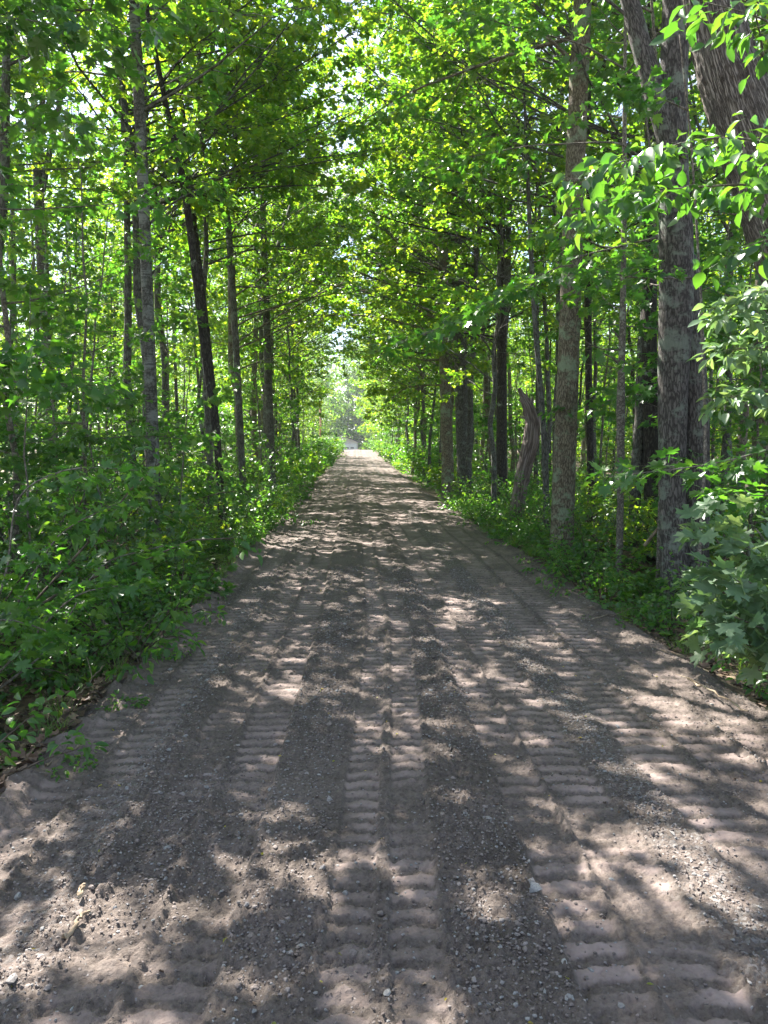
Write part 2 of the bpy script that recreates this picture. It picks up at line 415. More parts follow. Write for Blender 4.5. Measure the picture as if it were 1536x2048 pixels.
# forest floor sheet
def floor_mat():
    m, nt, out = new_mat('forest_floor_litter')
    tc = N(nt,'ShaderNodeTexCoord')
    vo = N(nt,'ShaderNodeTexVoronoi'); vo.inputs['Scale'].default_value=16.; vo.inputs['Randomness'].default_value=1
    n = N(nt,'ShaderNodeTexNoise'); n.inputs['Scale'].default_value=2.; n.inputs['Detail'].default_value=8; n.inputs['Roughness'].default_value=.7
    nt.links.new(tc.outputs['Object'], vo.inputs['Vector']); nt.links.new(tc.outputs['Object'], n.inputs['Vector'])
    sep = N(nt,'ShaderNodeSeparateColor'); nt.links.new(vo.outputs['Color'], sep.inputs[0])
    c = ramp(nt, sep.outputs[0], [(0,(.03,.018,.012)),(.45,(.085,.05,.03)),(.8,(.15,.095,.06)),(1,(.24,.17,.11))])
    g = ramp(nt, n.outputs[0], [(.4,(0,0,0)),(.65,(1,1,1))])
    c2 = mixc(nt, math_(nt,'MULTIPLY',g.outputs[0],.6), c.outputs[0], (.03,.055,.015))
    p = N(nt,'ShaderNodeBsdfPrincipled'); p.inputs['Roughness'].default_value=.9; nt.links.new(c2, p.inputs['Base Color'])
    bp = N(nt,'ShaderNodeBump'); bp.inputs['Strength'].default_value=.7; bp.inputs['Distance'].default_value=.04
    nt.links.new(sep.outputs[2], bp.inputs['Height']); nt.links.new(bp.outputs[0], p.inputs['Normal'])
    nt.links.new(p.outputs[0], out.inputs[0]); return m
M['floor'] = floor_mat()
xs = np.unique(np.concatenate([np.linspace(-700,-40,24), np.linspace(-40,-4,60), np.linspace(-4,5,70), np.linspace(5,40,60), np.linspace(40,700,24)]))
ys = np.unique(np.concatenate([np.linspace(-300,-8,12), np.linspace(-8,30,130), np.linspace(30,180,120), np.linspace(180,1500,30)]))
X,Y = np.meshgrid(xs, ys); Z = floor_z(X,Y); m_=len(xs); n_=len(ys)
i = np.arange(n_-1)[:,None]*m_; j = np.arange(m_-1)[None]
me = mesh_from('forest_floor', np.stack([X,Y,Z],-1).reshape(-1,3), np.stack([i+j,i+j+1,i+m_+j+1,i+m_+j],-1).reshape(-1,4), M['floor'], smooth=True)
tag(link('ground', me), 'brown leaf littered forest floor', kind='structure')

def road_h(x, y):
    h,_,_,_ = road_surface(np.atleast_1d(np.asarray(x,float)), np.atleast_1d(np.asarray(y,float))); return h
def ground_at(x, y):
    x = np.atleast_1d(np.asarray(x,float)); y = np.atleast_1d(np.asarray(y,float))
    f = floor_z(x,y); inside = (x>-2.15)&(x<2.85)
    return np.where(inside, np.maximum(f, road_surface(x,y)[0]), f)

# ------------------------------------------------------------------ loose stones (stuff)
def ico():
    p = (1+5**.5)/2
    V = np.array([(-1,p,0),(1,p,0),(-1,-p,0),(1,-p,0),(0,-1,p),(0,1,p),(0,-1,-p),(0,1,-p),(p,0,-1),(p,0,1),(-p,0,-1),(-p,0,1)],float)/math.sqrt(1+p*p)
    F = np.array([(0,11,5),(0,5,1),(0,1,7),(0,7,10),(0,10,11),(1,5,9),(5,11,4),(11,10,2),(10,7,6),(7,1,8),(3,9,4),(3,4,2),(3,2,6),(3,6,8),(3,8,9),(4,9,5),(2,4,11),(6,2,10),(8,6,7),(9,8,1)])
    return V, F
def ico2():
    V, F = ico(); V = list(map(tuple, V)); cache = {}; out = []
    def mid(a,b):
        k=(min(a,b),max(a,b))
        if k not in cache:
            m = np.array(V[a])+np.array(V[b]); m/=np.linalg.norm(m); V.append(tuple(m)); cache[k]=len(V)-1
        return cache[k]
    for a,b,c in F:
        ab,bc,ca = mid(a,b),mid(b,c),mid(c,a); out += [(a,ab,ca),(b,bc,ab),(c,ca,bc),(ab,bc,ca)]
    return np.array(V), np.array(out)
def stones(name, P, S, base, rng, mat, rcol):
    T,F = base; n=len(P); k=len(T)
    sc3 = rng.uniform(.55,1.2,(n,1,3))*np.array([1,1,.7]); D = T[None]*(1+rng.normal(0,.20,(n,k,1)))*sc3
    a = rng.uniform(0,2*PI,n); ca,sa = np.cos(a)[:,None],np.sin(a)[:,None]
    x = D[...,0]*ca-D[...,1]*sa; y = D[...,0]*sa+D[...,1]*ca
    V = P[:,None,:]+np.stack([x,y,D[...,2]],-1)*S[:,None,None]
    Fi = (F[None]+(np.arange(n)*k)[:,None,None]).reshape(-1,3)
    return mesh_from(name, V.reshape(-1,3), Fi, mat, {'lr':np.repeat(rcol,k)}, smooth=(k>20))
def stone_mat():
    m, nt, out = new_mat('stone_and_clod')
    at = N(nt,'ShaderNodeAttribute',attribute_name='lr')
    c = ramp(nt, at.outputs['Fac'], [(0,(.105,.086,.076)),(.55,(.18,.150,.132)),(.72,(.215,.19,.175)),(.84,(.19,.192,.185)),(.96,(.25,.24,.225)),(1,(.33,.31,.29))])
    tc = N(nt,'ShaderNodeTexCoord'); n=N(nt,'ShaderNodeTexNoise'); n.inputs['Scale'].default_value=160; n.inputs['Detail'].default_value=4
    nt.links.new(tc.outputs['Object'], n.inputs['Vector'])
    f = ramp(nt, n.outputs[0], [(.3,(.7,.7,.7)),(.7,(1.2,1.2,1.2))])
    p = N(nt,'ShaderNodeBsdfPrincipled'); p.inputs['Roughness'].default_value=.85
    nt.links.new(mixc(nt,1.0,c.outputs[0],f.outputs[0],'MULTIPLY'), p.inputs['Base Color'])
    bp = N(nt,'ShaderNodeBump'); bp.inputs['Strength'].default_value=.4; bp.inputs['Distance'].default_value=.004
    nt.links.new(n.outputs[0], bp.inputs['Height']); nt.links.new(bp.outputs[0], p.inputs['Normal'])
    nt.links.new(p.outputs[0], out.inputs[0]); return m
M['stone'] = stone_mat()
rng = np.random.default_rng(5)
def stone_pts(n, y0, y1, power=1.0):
    x = rng.uniform(-1.7, 2.3, n*3); y = y0 + (y1-y0)*rng.random(n*3)**power
    # prefer the rough strips between the track prints
    w = np.full(len(x), .16)
    for a,b,k in ((-.40,-.12,1.),(.28,.60,1.),(1.08,1.30,1.3),(-1.05,-.85,.9),(.03,.10,.5),(-1.3,-1.2,.5),(1.55,1.62,.6),(1.88,1.95,.6)):
        w = np.maximum(w, k*seg(x-.03*(np.minimum(y,6)-2.3)*(np.abs(x)<.7), a, b, .05))
    w *= np.clip(.6+1.1*vnoise(x*1.7,y*1.7,200),.08,1.4)
    w = np.maximum(w, 1.1*np.exp(-(((x+.75)/.42)**2+((y-2.9)/.55)**2)))
    k = rng.random(len(x)) < w
    return x[k][:n], y[k][:n]
x,y = stone_pts(60000, 1.3, 9, 1.4); S = rng.uniform(.0022,.0066,len(x))*(1+.10*np.maximum(y-3,0)); 
P = np.stack([x,y,road_h(x,y)+S*.15],-1); rc = rng.random(len(x))**1.7*.97
tag(link('gravel', stones('gravel',P,S,ico(),rng,M['stone'],rc)), 'fine clods and grit loose on the dirt road', kind='stuff')
x,y = stone_pts(3600, 1.3, 9, 1.4); S = rng.lognormal(math.log(.0080),.35,len(x)).clip(.005,.021)
P = np.stack([x,y,road_h(x,y)-S*.05],-1); rc = rng.random(len(x))*.93
tag(link('pebbles', stones('pebbles',P,S,ico(),rng,M['stone'],rc)), 'rounded grey pebbles scattered in strips along the road', kind='stuff')

# ------------------------------------------------------------------ branching growth
def curve_limb(p, az, el, L, rng, n=7, up=.0, wob=.12):
    pts=[np.array(p,float)]; st=L/(n-1)
    for i in range(n-1):
        d=np.array([math.cos(az)*math.cos(el), math.sin(az)*math.cos(el), math.sin(el)])
        pts.append(pts[-1]+d*st); az+=rng.normal(0,wob); el+=up/(n-1)+rng.normal(0,wob*.6)
        el=max(-1.2,min(1.45,el))
    return np.array(pts)
def spray(tb, twl, limb, r0, rng, side_n, side_L, tw_L, t0=.25, flat=.25, leafy=True, thin=True):
    """side shoots on both flanks of a limb, each carrying leaf twiglets"""
    n=len(limb); L=np.linalg.norm(np.diff(limb,axis=0),axis=1).sum()
    def at(t):
        f=t*(n-1); i=min(int(f),n-2); return limb[i]+(limb[i+1]-limb[i])*(f-i), nrm(limb[i+1]-limb[i])
    for q in range(side_n):
        t=t0+(1-t0)*(q+rng.uniform(.1,.9))/side_n
        p,d=at(min(t,.999)); s=1 if q%2 else -1
        hz=nrm(np.cross(d,[0,0,1])) if abs(d[2])<.95 else np.array([1.,0,0])
        ang=rng.uniform(.6,1.15)
        dd=nrm(d*math.cos(ang)+hz*s*math.sin(ang)+np.array([0,0,rng.normal(0,flat)]))
        l=side_L*(1.15-t*.75)*rng.uniform(.6,1.25)
        az=math.atan2(dd[1],dd[0]); el=math.asin(max(-1,min(1,dd[2])))
        sp=curve_limb(p,az,el,l,rng,5,up=-.15,wob=.14)
        tb.add(sp, np.linspace(r0*.35,r0*.10,5), 3 if thin else 5, cap=False)
        m=max(2,int(l/tw_L*1.5))
        for w in range(m):
            tt=.25+.75*(w+rng.random())/m; f=min(tt,.999)*4; i=int(f); pp=sp[i]+(sp[i+1]-sp[i])*(f-i)
            de=nrm(sp[i+1]-sp[i]); h2=nrm(np.cross(de,[0,0,1])+1e-6)
            a2=rng.uniform(.3,1.1)*(1 if w%2 else -1)
            d2=nrm(de*math.cos(a2)+h2*math.sin(a2)+np.array([0,0,rng.normal(0,flat)]))
            twl.append((pp,d2,tw_L*rng.uniform(.7,1.3)))
    p,d=at(.999); twl.append((p,d,tw_L))
def leaf_arrays(twl, per, size, rng, droop=.25, tilt=.45, szvar=.3, keep=1.0):
    if keep<1: twl=[t for t in twl if rng.random()<keep]
    A=np.array([t[0] for t in twl]); D=np.array([t[1] for t in twl]); L=np.array([t[2] for t in twl])
    n=len(A); A=np.repeat(A,per,0); D=np.repeat(D,per,0); L=np.repeat(L,per)
    t=rng.random(n*per); s=np.where(np.arange(n*per)%2,1.,-1.)
    H=nrm(np.cross(D,np.array([0,0,1.]))+1e-6)
    S=size*rng.uniform(1-szvar,1+szvar,n*per)
    out=nrm(D*rng.uniform(.1,1.0,(n*per,1))+H*s[:,None]*rng.uniform(.3,1.,(n*per,1))+np.array([0,0,1.])*rng.normal(-droop,.35,(n*per,1)))
    P=A+D*(L*t)[:,None]+out*(S*.55)[:,None]+rng.normal(0,.35,(n*per,3))*S[:,None]*np.array([.6,.6,.6])
    Nn=nrm(np.array([0,0,1.])+rng.normal(0,tilt,(n*per,3)))
    return P,out,Nn,S

def trunk_points(H, rng, lean=(0,0), wob=.10, n=14):
    z=np.linspace(-.25,H,n); a=rng.uniform(0,6); f=z/H
    x=lean[0]*f+wob*np.sin(f*5+a)*f+rng.normal(0,wob*.15,n); y=lean[1]*f+wob*np.cos(f*4+a)*f+rng.normal(0,wob*.15,n)
    return np.stack([x-x[0],y-y[0],z],-1)
def gen_tree(name, seed, H, r0, hb, nl, L0, mat_b, mat_l, leaf=.10, per=12, tpl='maple', side_n=9, side_L=.9, tw_L=.35,
             pts=None, rad=None, sides=10, rough=0., el=(.1,.9), keep=1., az0=None, extra=None, droop=.25, top_thin=True, tilt=.45, forks=0, clump=.56):
    """returns trunk mesh, crown mesh"""
    rng=np.random.default_rng(seed); tb=Tubes(); twl=[]
    if pts is None: pts=trunk_points(H,rng,lean=rng.normal(0,.03*H,2)*np.array([1,1]),wob=.02*H)
    n=len(pts)
    if rad is None:
        f=np.linspace(0,1,n); rad=r0*(1-.86*f**1.1)
    tb.add(pts, rad, sides, rough=rough, seed=seed, flare=.35 if r0>.05 else .1)
    zz=pts[:,2]; H=zz[-1]
    az=rng.uniform(0,6)
    for i in range(nl):
        t=(i+rng.random())/nl; h=hb+(H-hb)*t*.97
        p=np.array([np.interp(h,zz,pts[:,0]),np.interp(h,zz,pts[:,1]),h]); rr=np.interp(h,zz,rad)
        az+=2.4+rng.normal(0,.4)
        a=az if az0 is None else az0+rng.normal(0,.9)
        prof=(1-.75*t**1.5)*(.55+.45*min(1,t*4+.3))
        l=L0*prof*rng.uniform(.6,1.2); e=el[0]+(el[1]-el[0])*t+rng.normal(0,.15)
        lb=curve_limb(p,a,e,l,rng,7,up=rng.uniform(-.35,.2))
        rl=min(rr*.45,.007+.0075*l)
        tb.add(lb,np.linspace(rl,rl*.22,7),5,cap=False)
        spray(tb,twl,lb,rl,rng,max(3,int(side_n*l/L0)),side_L*min(1,l/L0+.3),tw_L,t0=.12)
    for i in range(forks):   # bare upright secondary stems
        h=H*rng.uniform(.35,.6); p=np.array([np.interp(h,zz,pts[:,0]),np.interp(h,zz,pts[:,1]),h]); rr=np.interp(h,zz,rad)
        lb=curve_limb(p,rng.uniform(0,6.28),1.15,H-h,rng,8,up=.2,wob=.05); tb.add(lb,np.linspace(rr*.6,rr*.15,8),6)
        spray(tb,twl,lb,rr*.5,rng,side_n,side_L,tw_L,t0=.3)
    if extra: extra(tb,twl,rng)
    tm=tb.mesh(name+'_trunk',mat_b)
    if clump<1:
        ph=rng.uniform(0,50); C0=np.array([t[0] for t in twl]); nzv=vnoise(C0[:,0]*.85+ph,C0[:,2]*1.2+C0[:,1]*.4,seed)+vnoise(C0[:,1]*1.0-ph,C0[:,2]*.9,seed+1)
        thr=np.quantile(nzv,1-clump); twl=[t for t,v in zip(twl,nzv) if v>thr]
    P,D,Nn,S=leaf_arrays(twl,per,leaf,rng,droop=droop,keep=keep,tilt=tilt)
    cm=leaves_mesh(name+'_crown',P,D,Nn,S,tpl,mat_l,rng)
    return tm,cm
STAT=[]
def make_tree(name, tm, cm, loc=(0,0,0), rz=0, s=1.):
    o=bpy.data.objects.new(name,None); C.objects.link(o); o.location=loc; o.rotation_euler[2]=rz; o.scale=(s,s,s); o.empty_display_size=.2
    link('trunk' if 'tree' in name else 'stem', tm, o); link('crown' if 'tree' in name else 'foliage', cm, o)
    STAT.append((name,len(cm.polygons)))
    return o

# ------------------------------------------------------------------ where things stand, read off the photograph
F_PX=1538.; VPX, HZ = 712., 893.
def wp(px, py, Yd):                # point at depth Yd (m along the road) that shows at (px, py)
    return np.array([(px-VPX)*Yd/F_PX, Yd, 1.5+(HZ-py)*Yd/F_PX])
def path(pp, Yd, w=None, base=True, top=None, topr=.5):
    """pp: (px, py, width px) from bottom to top -> centreline and radii down to the ground"""
    P=[];Rr=[]
    for (a,b,c) in pp:
        P.append(wp(a,b,Yd)); Rr.append(c*.5*Yd/F_PX)
    P=np.array(P);Rr=np.array(Rr)
    if base:
        g=ground_at(P[0,0],P[0,1])[0]-.25
        if P[0,2]>g+.1:
            P=np.vstack([[P[0,0]-(P[1,0]-P[0,0])*.15,Yd,g],P]); Rr=np.concatenate([[Rr[0]*1.03],Rr])
    if top:
        d=nrm(P[-1]-P[-2]); d=nrm(d+np.array([0,0,.4])); P=np.vstack([P,P[-1]+d*top*.5,P[-1]+d*top]); Rr=np.concatenate([Rr,[Rr[-1]*(.5+topr*.4),Rr[-1]*topr*.5]])
    # resample smoothly
    ln=np.concatenate([[0],np.cumsum(np.linalg.norm(np.diff(P,axis=0),axis=1))])
    m=max(8,int(ln[-1]/.35)); t=np.linspace(0,ln[-1],m)
    Q=np.stack([np.interp(t,ln,P[:,i]) for i in range(3)],-1); r=np.interp(t,ln,Rr)
    for _ in range(2): Q[1:-1]=Q[1:-1]*.5+(Q[:-2]+Q[2:])*.25
    return Q,r

rnd=random.Random(3)
def hero(name, label, cat, pp, Yd, bark, leafm, seed, top=6., hb=4., nl=14, L0=2.2, leaf=.10, per=12, tpl='maple', side_n=9, rough=0., sides=12, dense=None, extra=None, group=None, rot_step=None, **kw):
    Q,r=path(pp,Yd,top=top)
    if dense:   # fine rings for sculpted bark
        ln=np.concatenate([[0],np.cumsum(np.linalg.norm(np.diff(Q,axis=0),axis=1))]); t=np.arange(0,ln[-1],dense)
        Q=np.stack([np.interp(t,ln,Q[:,i]) for i in range(3)],-1); r=np.interp(t,ln,r)
    o0=Q[0].copy(); o0[2]+=.25
    ex=(lambda tb,twl,rng: extra(tb,twl,rng,o0)) if extra else None
    tm,cm=gen_tree(name,seed,0,r[0],hb,nl,L0,M[bark],M[leafm],leaf=leaf,per=per,tpl=tpl,side_n=side_n,pts=Q-o0,rad=r,sides=sides,rough=rough,extra=ex,**kw)
    o=make_tree(name,tm,cm,o0); tag(o,label,cat,group)
    return o
def stub_path(a, b, Yd, Yd2=None):
    p=wp(*a,Yd); q=wp(*b,Yd2 or Yd); m=(p+q)/2+np.array([0,0,.03]); return np.array([p,m,q])

# -- left side
def ex_birch(tb,twl,rng,o):
    for (a,b,dy,r) in (((308,240),(470,168),.3,.009),((312,470),(425,395),-.2,.020),((306,205),(180,170),-.4,.014),((318,560),(362,520),.0,.012),((310,95),(400,75),.5,.008),((314,345),(372,310),.3,.008)):
        p=wp(*a,10.5)-o; q=wp(*b,10.5+dy)-o; n=6; t=np.linspace(0,1,n)[:,None]
        L=p+(q-p)*t; L[:,2]+=.08*np.sin(t[:,0]*PI)*np.linalg.norm(q-p)
        tb.add(L,np.linspace(r,r*.3,n),6,cap=False); spray(tb,twl,L,r*.7,rng,6,.5,.22,t0=.45)
hero('maple_tree','slender pale mottled trunk standing closest to the left road edge, thin bare side branches','tree',
     [(313,1060,25),(312,900,24),(309,600,22),(304,300,21),(298,60,20)],10.5,'bark_pale','maple',11,top=5.5,hb=5.2,nl=14,L0=2.4,side_n=8,extra=ex_birch,dense=.08,sides=16)
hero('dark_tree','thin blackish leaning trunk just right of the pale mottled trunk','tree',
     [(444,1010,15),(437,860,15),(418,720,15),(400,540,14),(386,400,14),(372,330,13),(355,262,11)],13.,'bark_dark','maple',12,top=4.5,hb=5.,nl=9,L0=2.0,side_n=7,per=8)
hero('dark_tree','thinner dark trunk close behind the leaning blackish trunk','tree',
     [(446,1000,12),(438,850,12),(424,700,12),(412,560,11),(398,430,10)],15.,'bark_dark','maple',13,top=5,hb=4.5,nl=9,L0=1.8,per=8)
def ex_fork4(tb,twl,rng,o):
    for ks,r0,r1 in (([(474,560),(462,400),(440,240),(405,120),(372,20)],.07,.045),([(478,420),(482,300),(476,150),(478,0)],.065,.05)):
        P=np.array([wp(a,b,18.) for a,b in ks])-o; P=np.vstack([P,P[-1]+nrm(P[-1]-P[-2])*4]); tb.add(P,np.linspace(r0,r1*.5,len(P)),8); spray(tb,twl,P,.03,rng,16,1.1,.35,t0=.35)
hero('forked_tree','grey trunk that forks into two tall upright stems left of the road','tree',
     [(487,990,14),(484,860,13),(478,700,13),(472,560,13),(462,400,10)],18.,'bark_grey','canopy',14,top=3,hb=5,nl=8,L0=2.2,extra=ex_fork4,per=10)
hero('maple_tree','straight grey trunk beside the left road edge, half hidden by shrubs','tree',
     [(546,960,15),(541,800,15),(537,600,14),(533,420,12),(541,300,10)],23.,'bark_grey','canopy',15,top=7,hb=4.5,nl=16,L0=2.6,per=10,forks=2)
hero('maple_tree','smooth trunk cut by the left edge of the picture','tree',
     [(2,1040,24),(2,800,22),(4,500,20),(0,250,18)],9.5,'bark_grey','maple',16,top=5,hb=5,nl=10,L0=2.,dense=.12)
hero('curved_tree','grey curving trunk near the left border that sweeps outward as it rises','tree',
     [(-20,1000,26),(2,680,26),(20,540,24),(44,420,19),(50,280,17),(58,160,14),(64,60,12)],11.5,'bark_grey','maple',17,top=4,hb=5,nl=9,L0=2.,dense=.12)
def ex_cluster(tb,twl,rng,o):
    for ks in ([(108,380),(90,250),(78,150),(70,60)],[(110,380),(120,260),(128,150),(132,30)],[(112,420),(140,300),(160,220),(168,100)]):
        P=np.array([wp(a,b,17.) for a,b in ks])-o; P=np.vstack([P,P[-1]+nrm(P[-1]-P[-2])*3.5]); tb.add(P,np.linspace(.07,.03,len(P)),7); spray(tb,twl,P,.03,rng,12,1.0,.35,t0=.3)
hero('forked_tree','pale grey trunk splitting into a fan of upright stems, deep in the left woods','tree',
     [(118,900,20),(114,700,22),(110,500,22),(108,400,18)],17.,'bark_grey','canopy',18,top=3,hb=6,nl=6,L0=1.8,extra=ex_cluster)
# -- right side
def ex_r2(tb,twl,rng,o):
    Yd=7.6
    # right-hand fused stem
    P,r=path([(1402,1150,58),(1402,1000,58),(1396,850,56),(1385,700,54),(1372,600,50),(1362,520,46)],Yd+.12,base=True)
    tb.add(P-o,r,30,rough=.006,seed=91,flare=.35)
    # fork: left-leaning limb and upright limb
    P=np.array([wp(a,b,Yd) for a,b in ((1346,400),(1325,290),(1292,200),(1262,110),(1240,40),(1215,-60))]); P=np.vstack([P,P[-1]+np.array([-.5,.3,1.6])])
    t=np.linspace(0,1,60); ln=np.linspace(0,1,len(P)); P=np.stack([np.interp(t,ln,P[:,i]) for i in range(3)],-1); 
    for _ in range(30): P[1:-1]=P[1:-1]*.5+(P[:-2]+P[2:])*.25
    tb.add(P-o,np.linspace(.115,.07,60),26,rough=.007,seed=92); spray(tb,twl,P[20:]-o,.05,rng,10,1.2,.3,t0=.3,thin=False)
hero('double_maple_tree','grey barked tree with two fused trunks standing in front of the leaning oak','tree',
     [(1366,1180,54),(1358,1050,52),(1350,900,54),(1348,740,60),(1350,600,66),(1348,480,66),(1336,380,56),(1332,240,52),(1330,60,50)],7.6,'bark_maple','maple',21,top=6,hb=6.5,nl=8,L0=2.2,extra=ex_r2,rough=.006,dense=.02,sides=40)
hero('oak_tree','massive leaning oak trunk with furrowed bark at the top right','tree',
     [(1850,1150,170),(1745,893,150),(1655,690,138),(1590,545,132),(1528,385,126),(1470,260,120),(1432,165,114),(1408,80,106),(1388,0,96),(1375,-80,90)],6.2,'bark_oak','maple',22,top=6,hb=6.5,nl=10,L0=3.,rough=.030,dense=.012,sides=90)
def ex_r1(tb,twl,rng,o):
    for a,b,r in (((1135,690),(1165,650),.012),((1130,150),(1050,90),.03)):
        P=stub_path(a,b,10.2)-o; tb.add(P,[r,r*.7,r*.3],6)
hero('ash_tree','thick straight brown trunk on the right road edge, sunlit along its left side','tree',
     [(1131,1110,47),(1130,1000,45),(1133,850,44),(1137,650,42),(1140,400,38),(1146,150,36),(1150,0,34)],10.2,'bark_ash','maple',23,top=6.5,hb=6.2,nl=16,L0=3.4,rough=.006,dense=.03,sides=34,extra=ex_r1)
def ex_r4(tb,twl,rng,o):
    for a,b,r in (((1244,735),(1205,708),.016),((1242,690),(1222,662),.014),((1240,560),(1262,540),.008)):
        P=stub_path(a,b,8.6)-o; tb.add(P,[r,r*.8,r*.5],6)
    for a,b,dy in (((1242,700),(1130,650),-.8),((1241,560),(1330,480),-.5),((1240,500),(1120,450),-1.2),((1241,620),(1180,560),.6)):
        p=wp(*a,8.6)-o; q=wp(*b,8.6+dy)-o; t=np.linspace(0,1,6)[:,None]; L=p+(q-p)*t; L[:,2]-=.1*np.sin(t[:,0]*PI)
        tb.add(L,np.linspace(.010,.004,6),5,cap=False); spray(tb,twl,L,.006,rng,8,.45,.2,t0=.35)
hero('sapling_tree','very thin pale stem with broken stubs, between the brown trunk and the double trunk','tree',
     [(1249,1150,15),(1248,1000,14),(1246,860,14),(1241,842,19),(1244,740,14),(1243,600,12),(1240,420,10),(1236,250,8)],8.6,'sap_bark','maple',24,top=2.,hb=4.2,nl=8,L0=1.4,leaf=.10,per=7,extra=ex_r4,dense=.06)
hero('grey_tree','thick grey trunk standing farther up the right road edge','tree',
     [(932,985,30),(928,900,30),(922,760,28),(912,560,26),(904,400,25),(902,300,24)],24.,'bark_grey','canopy',26,top=7,hb=3.6,nl=30,L0=5.,per=14,leaf=.11,az0=PI,side_n=12,side_L=1.1)
hero('brown_tree','brown trunk touching the left side of the thick grey trunk','tree',
     [(897,990,26),(895,900,24),(890,780,22),(884,560,20),(884,400,18)],22.,'bark_ash','canopy',27,top=7,hb=3.2,nl=28,L0=4.6,per=14,leaf=.11,az0=PI,side_n=12,side_L=1.1)
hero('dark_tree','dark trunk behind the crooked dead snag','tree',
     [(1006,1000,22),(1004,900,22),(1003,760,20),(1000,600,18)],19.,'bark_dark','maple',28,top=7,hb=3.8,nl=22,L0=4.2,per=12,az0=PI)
hero('pale_tree','slim grey trunk between the dead snag and the thick brown trunk','tree',
     [(1099,1060,13),(1092,900,13),(1083,800,12),(1072,700,11),(1060,560,10)],13.,'bark_grey','maple',29,top=4,hb=4.2,nl=10,L0=2.0,per=9)
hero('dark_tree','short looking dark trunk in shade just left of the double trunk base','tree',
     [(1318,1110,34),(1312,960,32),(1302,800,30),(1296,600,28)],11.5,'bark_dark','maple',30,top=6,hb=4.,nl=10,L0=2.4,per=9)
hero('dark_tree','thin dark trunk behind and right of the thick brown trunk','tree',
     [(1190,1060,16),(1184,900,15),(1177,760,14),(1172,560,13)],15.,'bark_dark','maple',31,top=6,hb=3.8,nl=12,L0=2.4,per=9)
hero('brown_tree','brown trunk cut by the right border of the picture','tree',
     [(1535,1050,34),(1532,850,32),(1528,700,30),(1524,600,28)],10.5,'bark_ash','maple',32,top=6,hb=4.2,nl=10,L0=2.4,per=9)

# dead snag
Yd=14.7
Q,r=path([(1034,1062,32),(1036,1010,29),(1047,950,30),(1052,905,33),(1074,866,34),(1080,842,30),(1062,815,24),(1044,790,14),(1036,776,5)],Yd)
ln=np.concatenate([[0],np.cumsum(np.linalg.norm(np.diff(Q,axis=0),axis=1))]); t=np.arange(0,ln[-1],.02); Q=np.stack([np.interp(t,ln,Q[:,i]) for i in range(3)],-1); r=np.interp(t,ln,r)
o0=Q[0].copy(); tb=Tubes(); tb.add(Q-o0,r,24,rough=.028,seed=5,flare=.2)
P=stub_path((1052,930),(1038,900),Yd)-o0; tb.add(P,[.05,.035,.01],7)
for q,(dx,dy,dz,r_) in enumerate(((-.10,.02,.30,.03),(-.02,.05,.42,.022),(.04,-.03,.22,.03),(-.16,-.02,.16,.02))):
    p0=Q[-22]-o0+np.array([dx*.3,dy,0]); tb.add([p0,p0+np.array([dx*.5,dy,dz*.5]),p0+np.array([dx,dy,dz])],[r_*1.6,r_,.004],5)
for q,(k_,dx,dz) in enumerate(((70,.13,.10),(120,-.16,.05),(95,.10,.16))):
    p0=Q[min(k_,len(Q)-30)]-o0; tb.add([p0,p0+np.array([dx,-.05,dz*.6]),p0+np.array([dx*1.5,-.06,dz])],[.035,.02,.006],6)
snag=link('dead_snag',tb.mesh('dead_snag',M['snag']),loc=o0); tag(snag,'crooked barkless dead trunk with a broken bent top at the right road edge','dead tree')

# ------------------------------------------------------------------ prototypes for the rest of the wood
def proto(name, **kw):
    return gen_tree(name, **kw)
tallA=[proto('tall%d'%i, seed=100+i, H=H, r0=r, hb=hb, nl=nl, L0=L0, mat_b=M[b], mat_l=M['canopy'], leaf=.10, per=15, tpl='star', side_n=10, side_L=1.0, tw_L=.42, tilt=.55, clump=.58, forks=fk, sides=8)
       for i,(H,r,hb,nl,L0,b,fk) in enumerate([(14,.065,4.8,26,2.2,'bark_grey',1),(16,.085,5.5,28,2.6,'bark_grey',2),(12,.06,4.2,20,1.9,'bark_dark',0),(17,.12,5.5,30,3.0,'bark_ash',1),(13,.055,3.8,24,2.0,'bark_pale',0)])]
farA=[proto('far%d'%i, seed=140+i, H=H, r0=r, hb=hb, nl=nl, L0=L0, mat_b=M[b], mat_l=M['canopy'], leaf=.19, per=12, tpl='low', tilt=.6, side_n=8, side_L=1.2, tw_L=.6, forks=1, sides=6)
       for i,(H,r,hb,nl,L0,b) in enumerate([(16,.13,2.5,34,3.4,'bark_grey'),(14,.10,2.,30,3.0,'bark_dark'),(18,.16,3.,36,3.8,'bark_ash')])]
farB=[proto('bushy%d'%i, seed=160+i, H=H, r0=.12, hb=.5, nl=46, L0=3.2, mat_b=M['bark_dark'], mat_l=M['canopy'], leaf=.26, per=11, tpl='low', tilt=.7, side_n=9, side_L=1.2, tw_L=.6, sides=6, clump=.92)
       for i,H in enumerate((11,14))]
sapA=[proto('sap%d'%i, seed=180+i, H=H, r0=r, hb=hb, nl=nl, L0=L0, mat_b=M['sap_bark'], mat_l=M[lm], leaf=.095, per=10, tpl='maple', tilt=.5, side_n=7, side_L=.55, tw_L=.24, el=(-.05,.8), sides=6)
       for i,(H,r,hb,nl,L0,lm) in enumerate([(4.2,.022,.7,16,1.25,'maple'),(5.6,.030,1.0,20,1.5,'maple'),(3.2,.016,.5,13,1.0,'cool'),(6.5,.035,1.6,20,1.8,'maple')])]
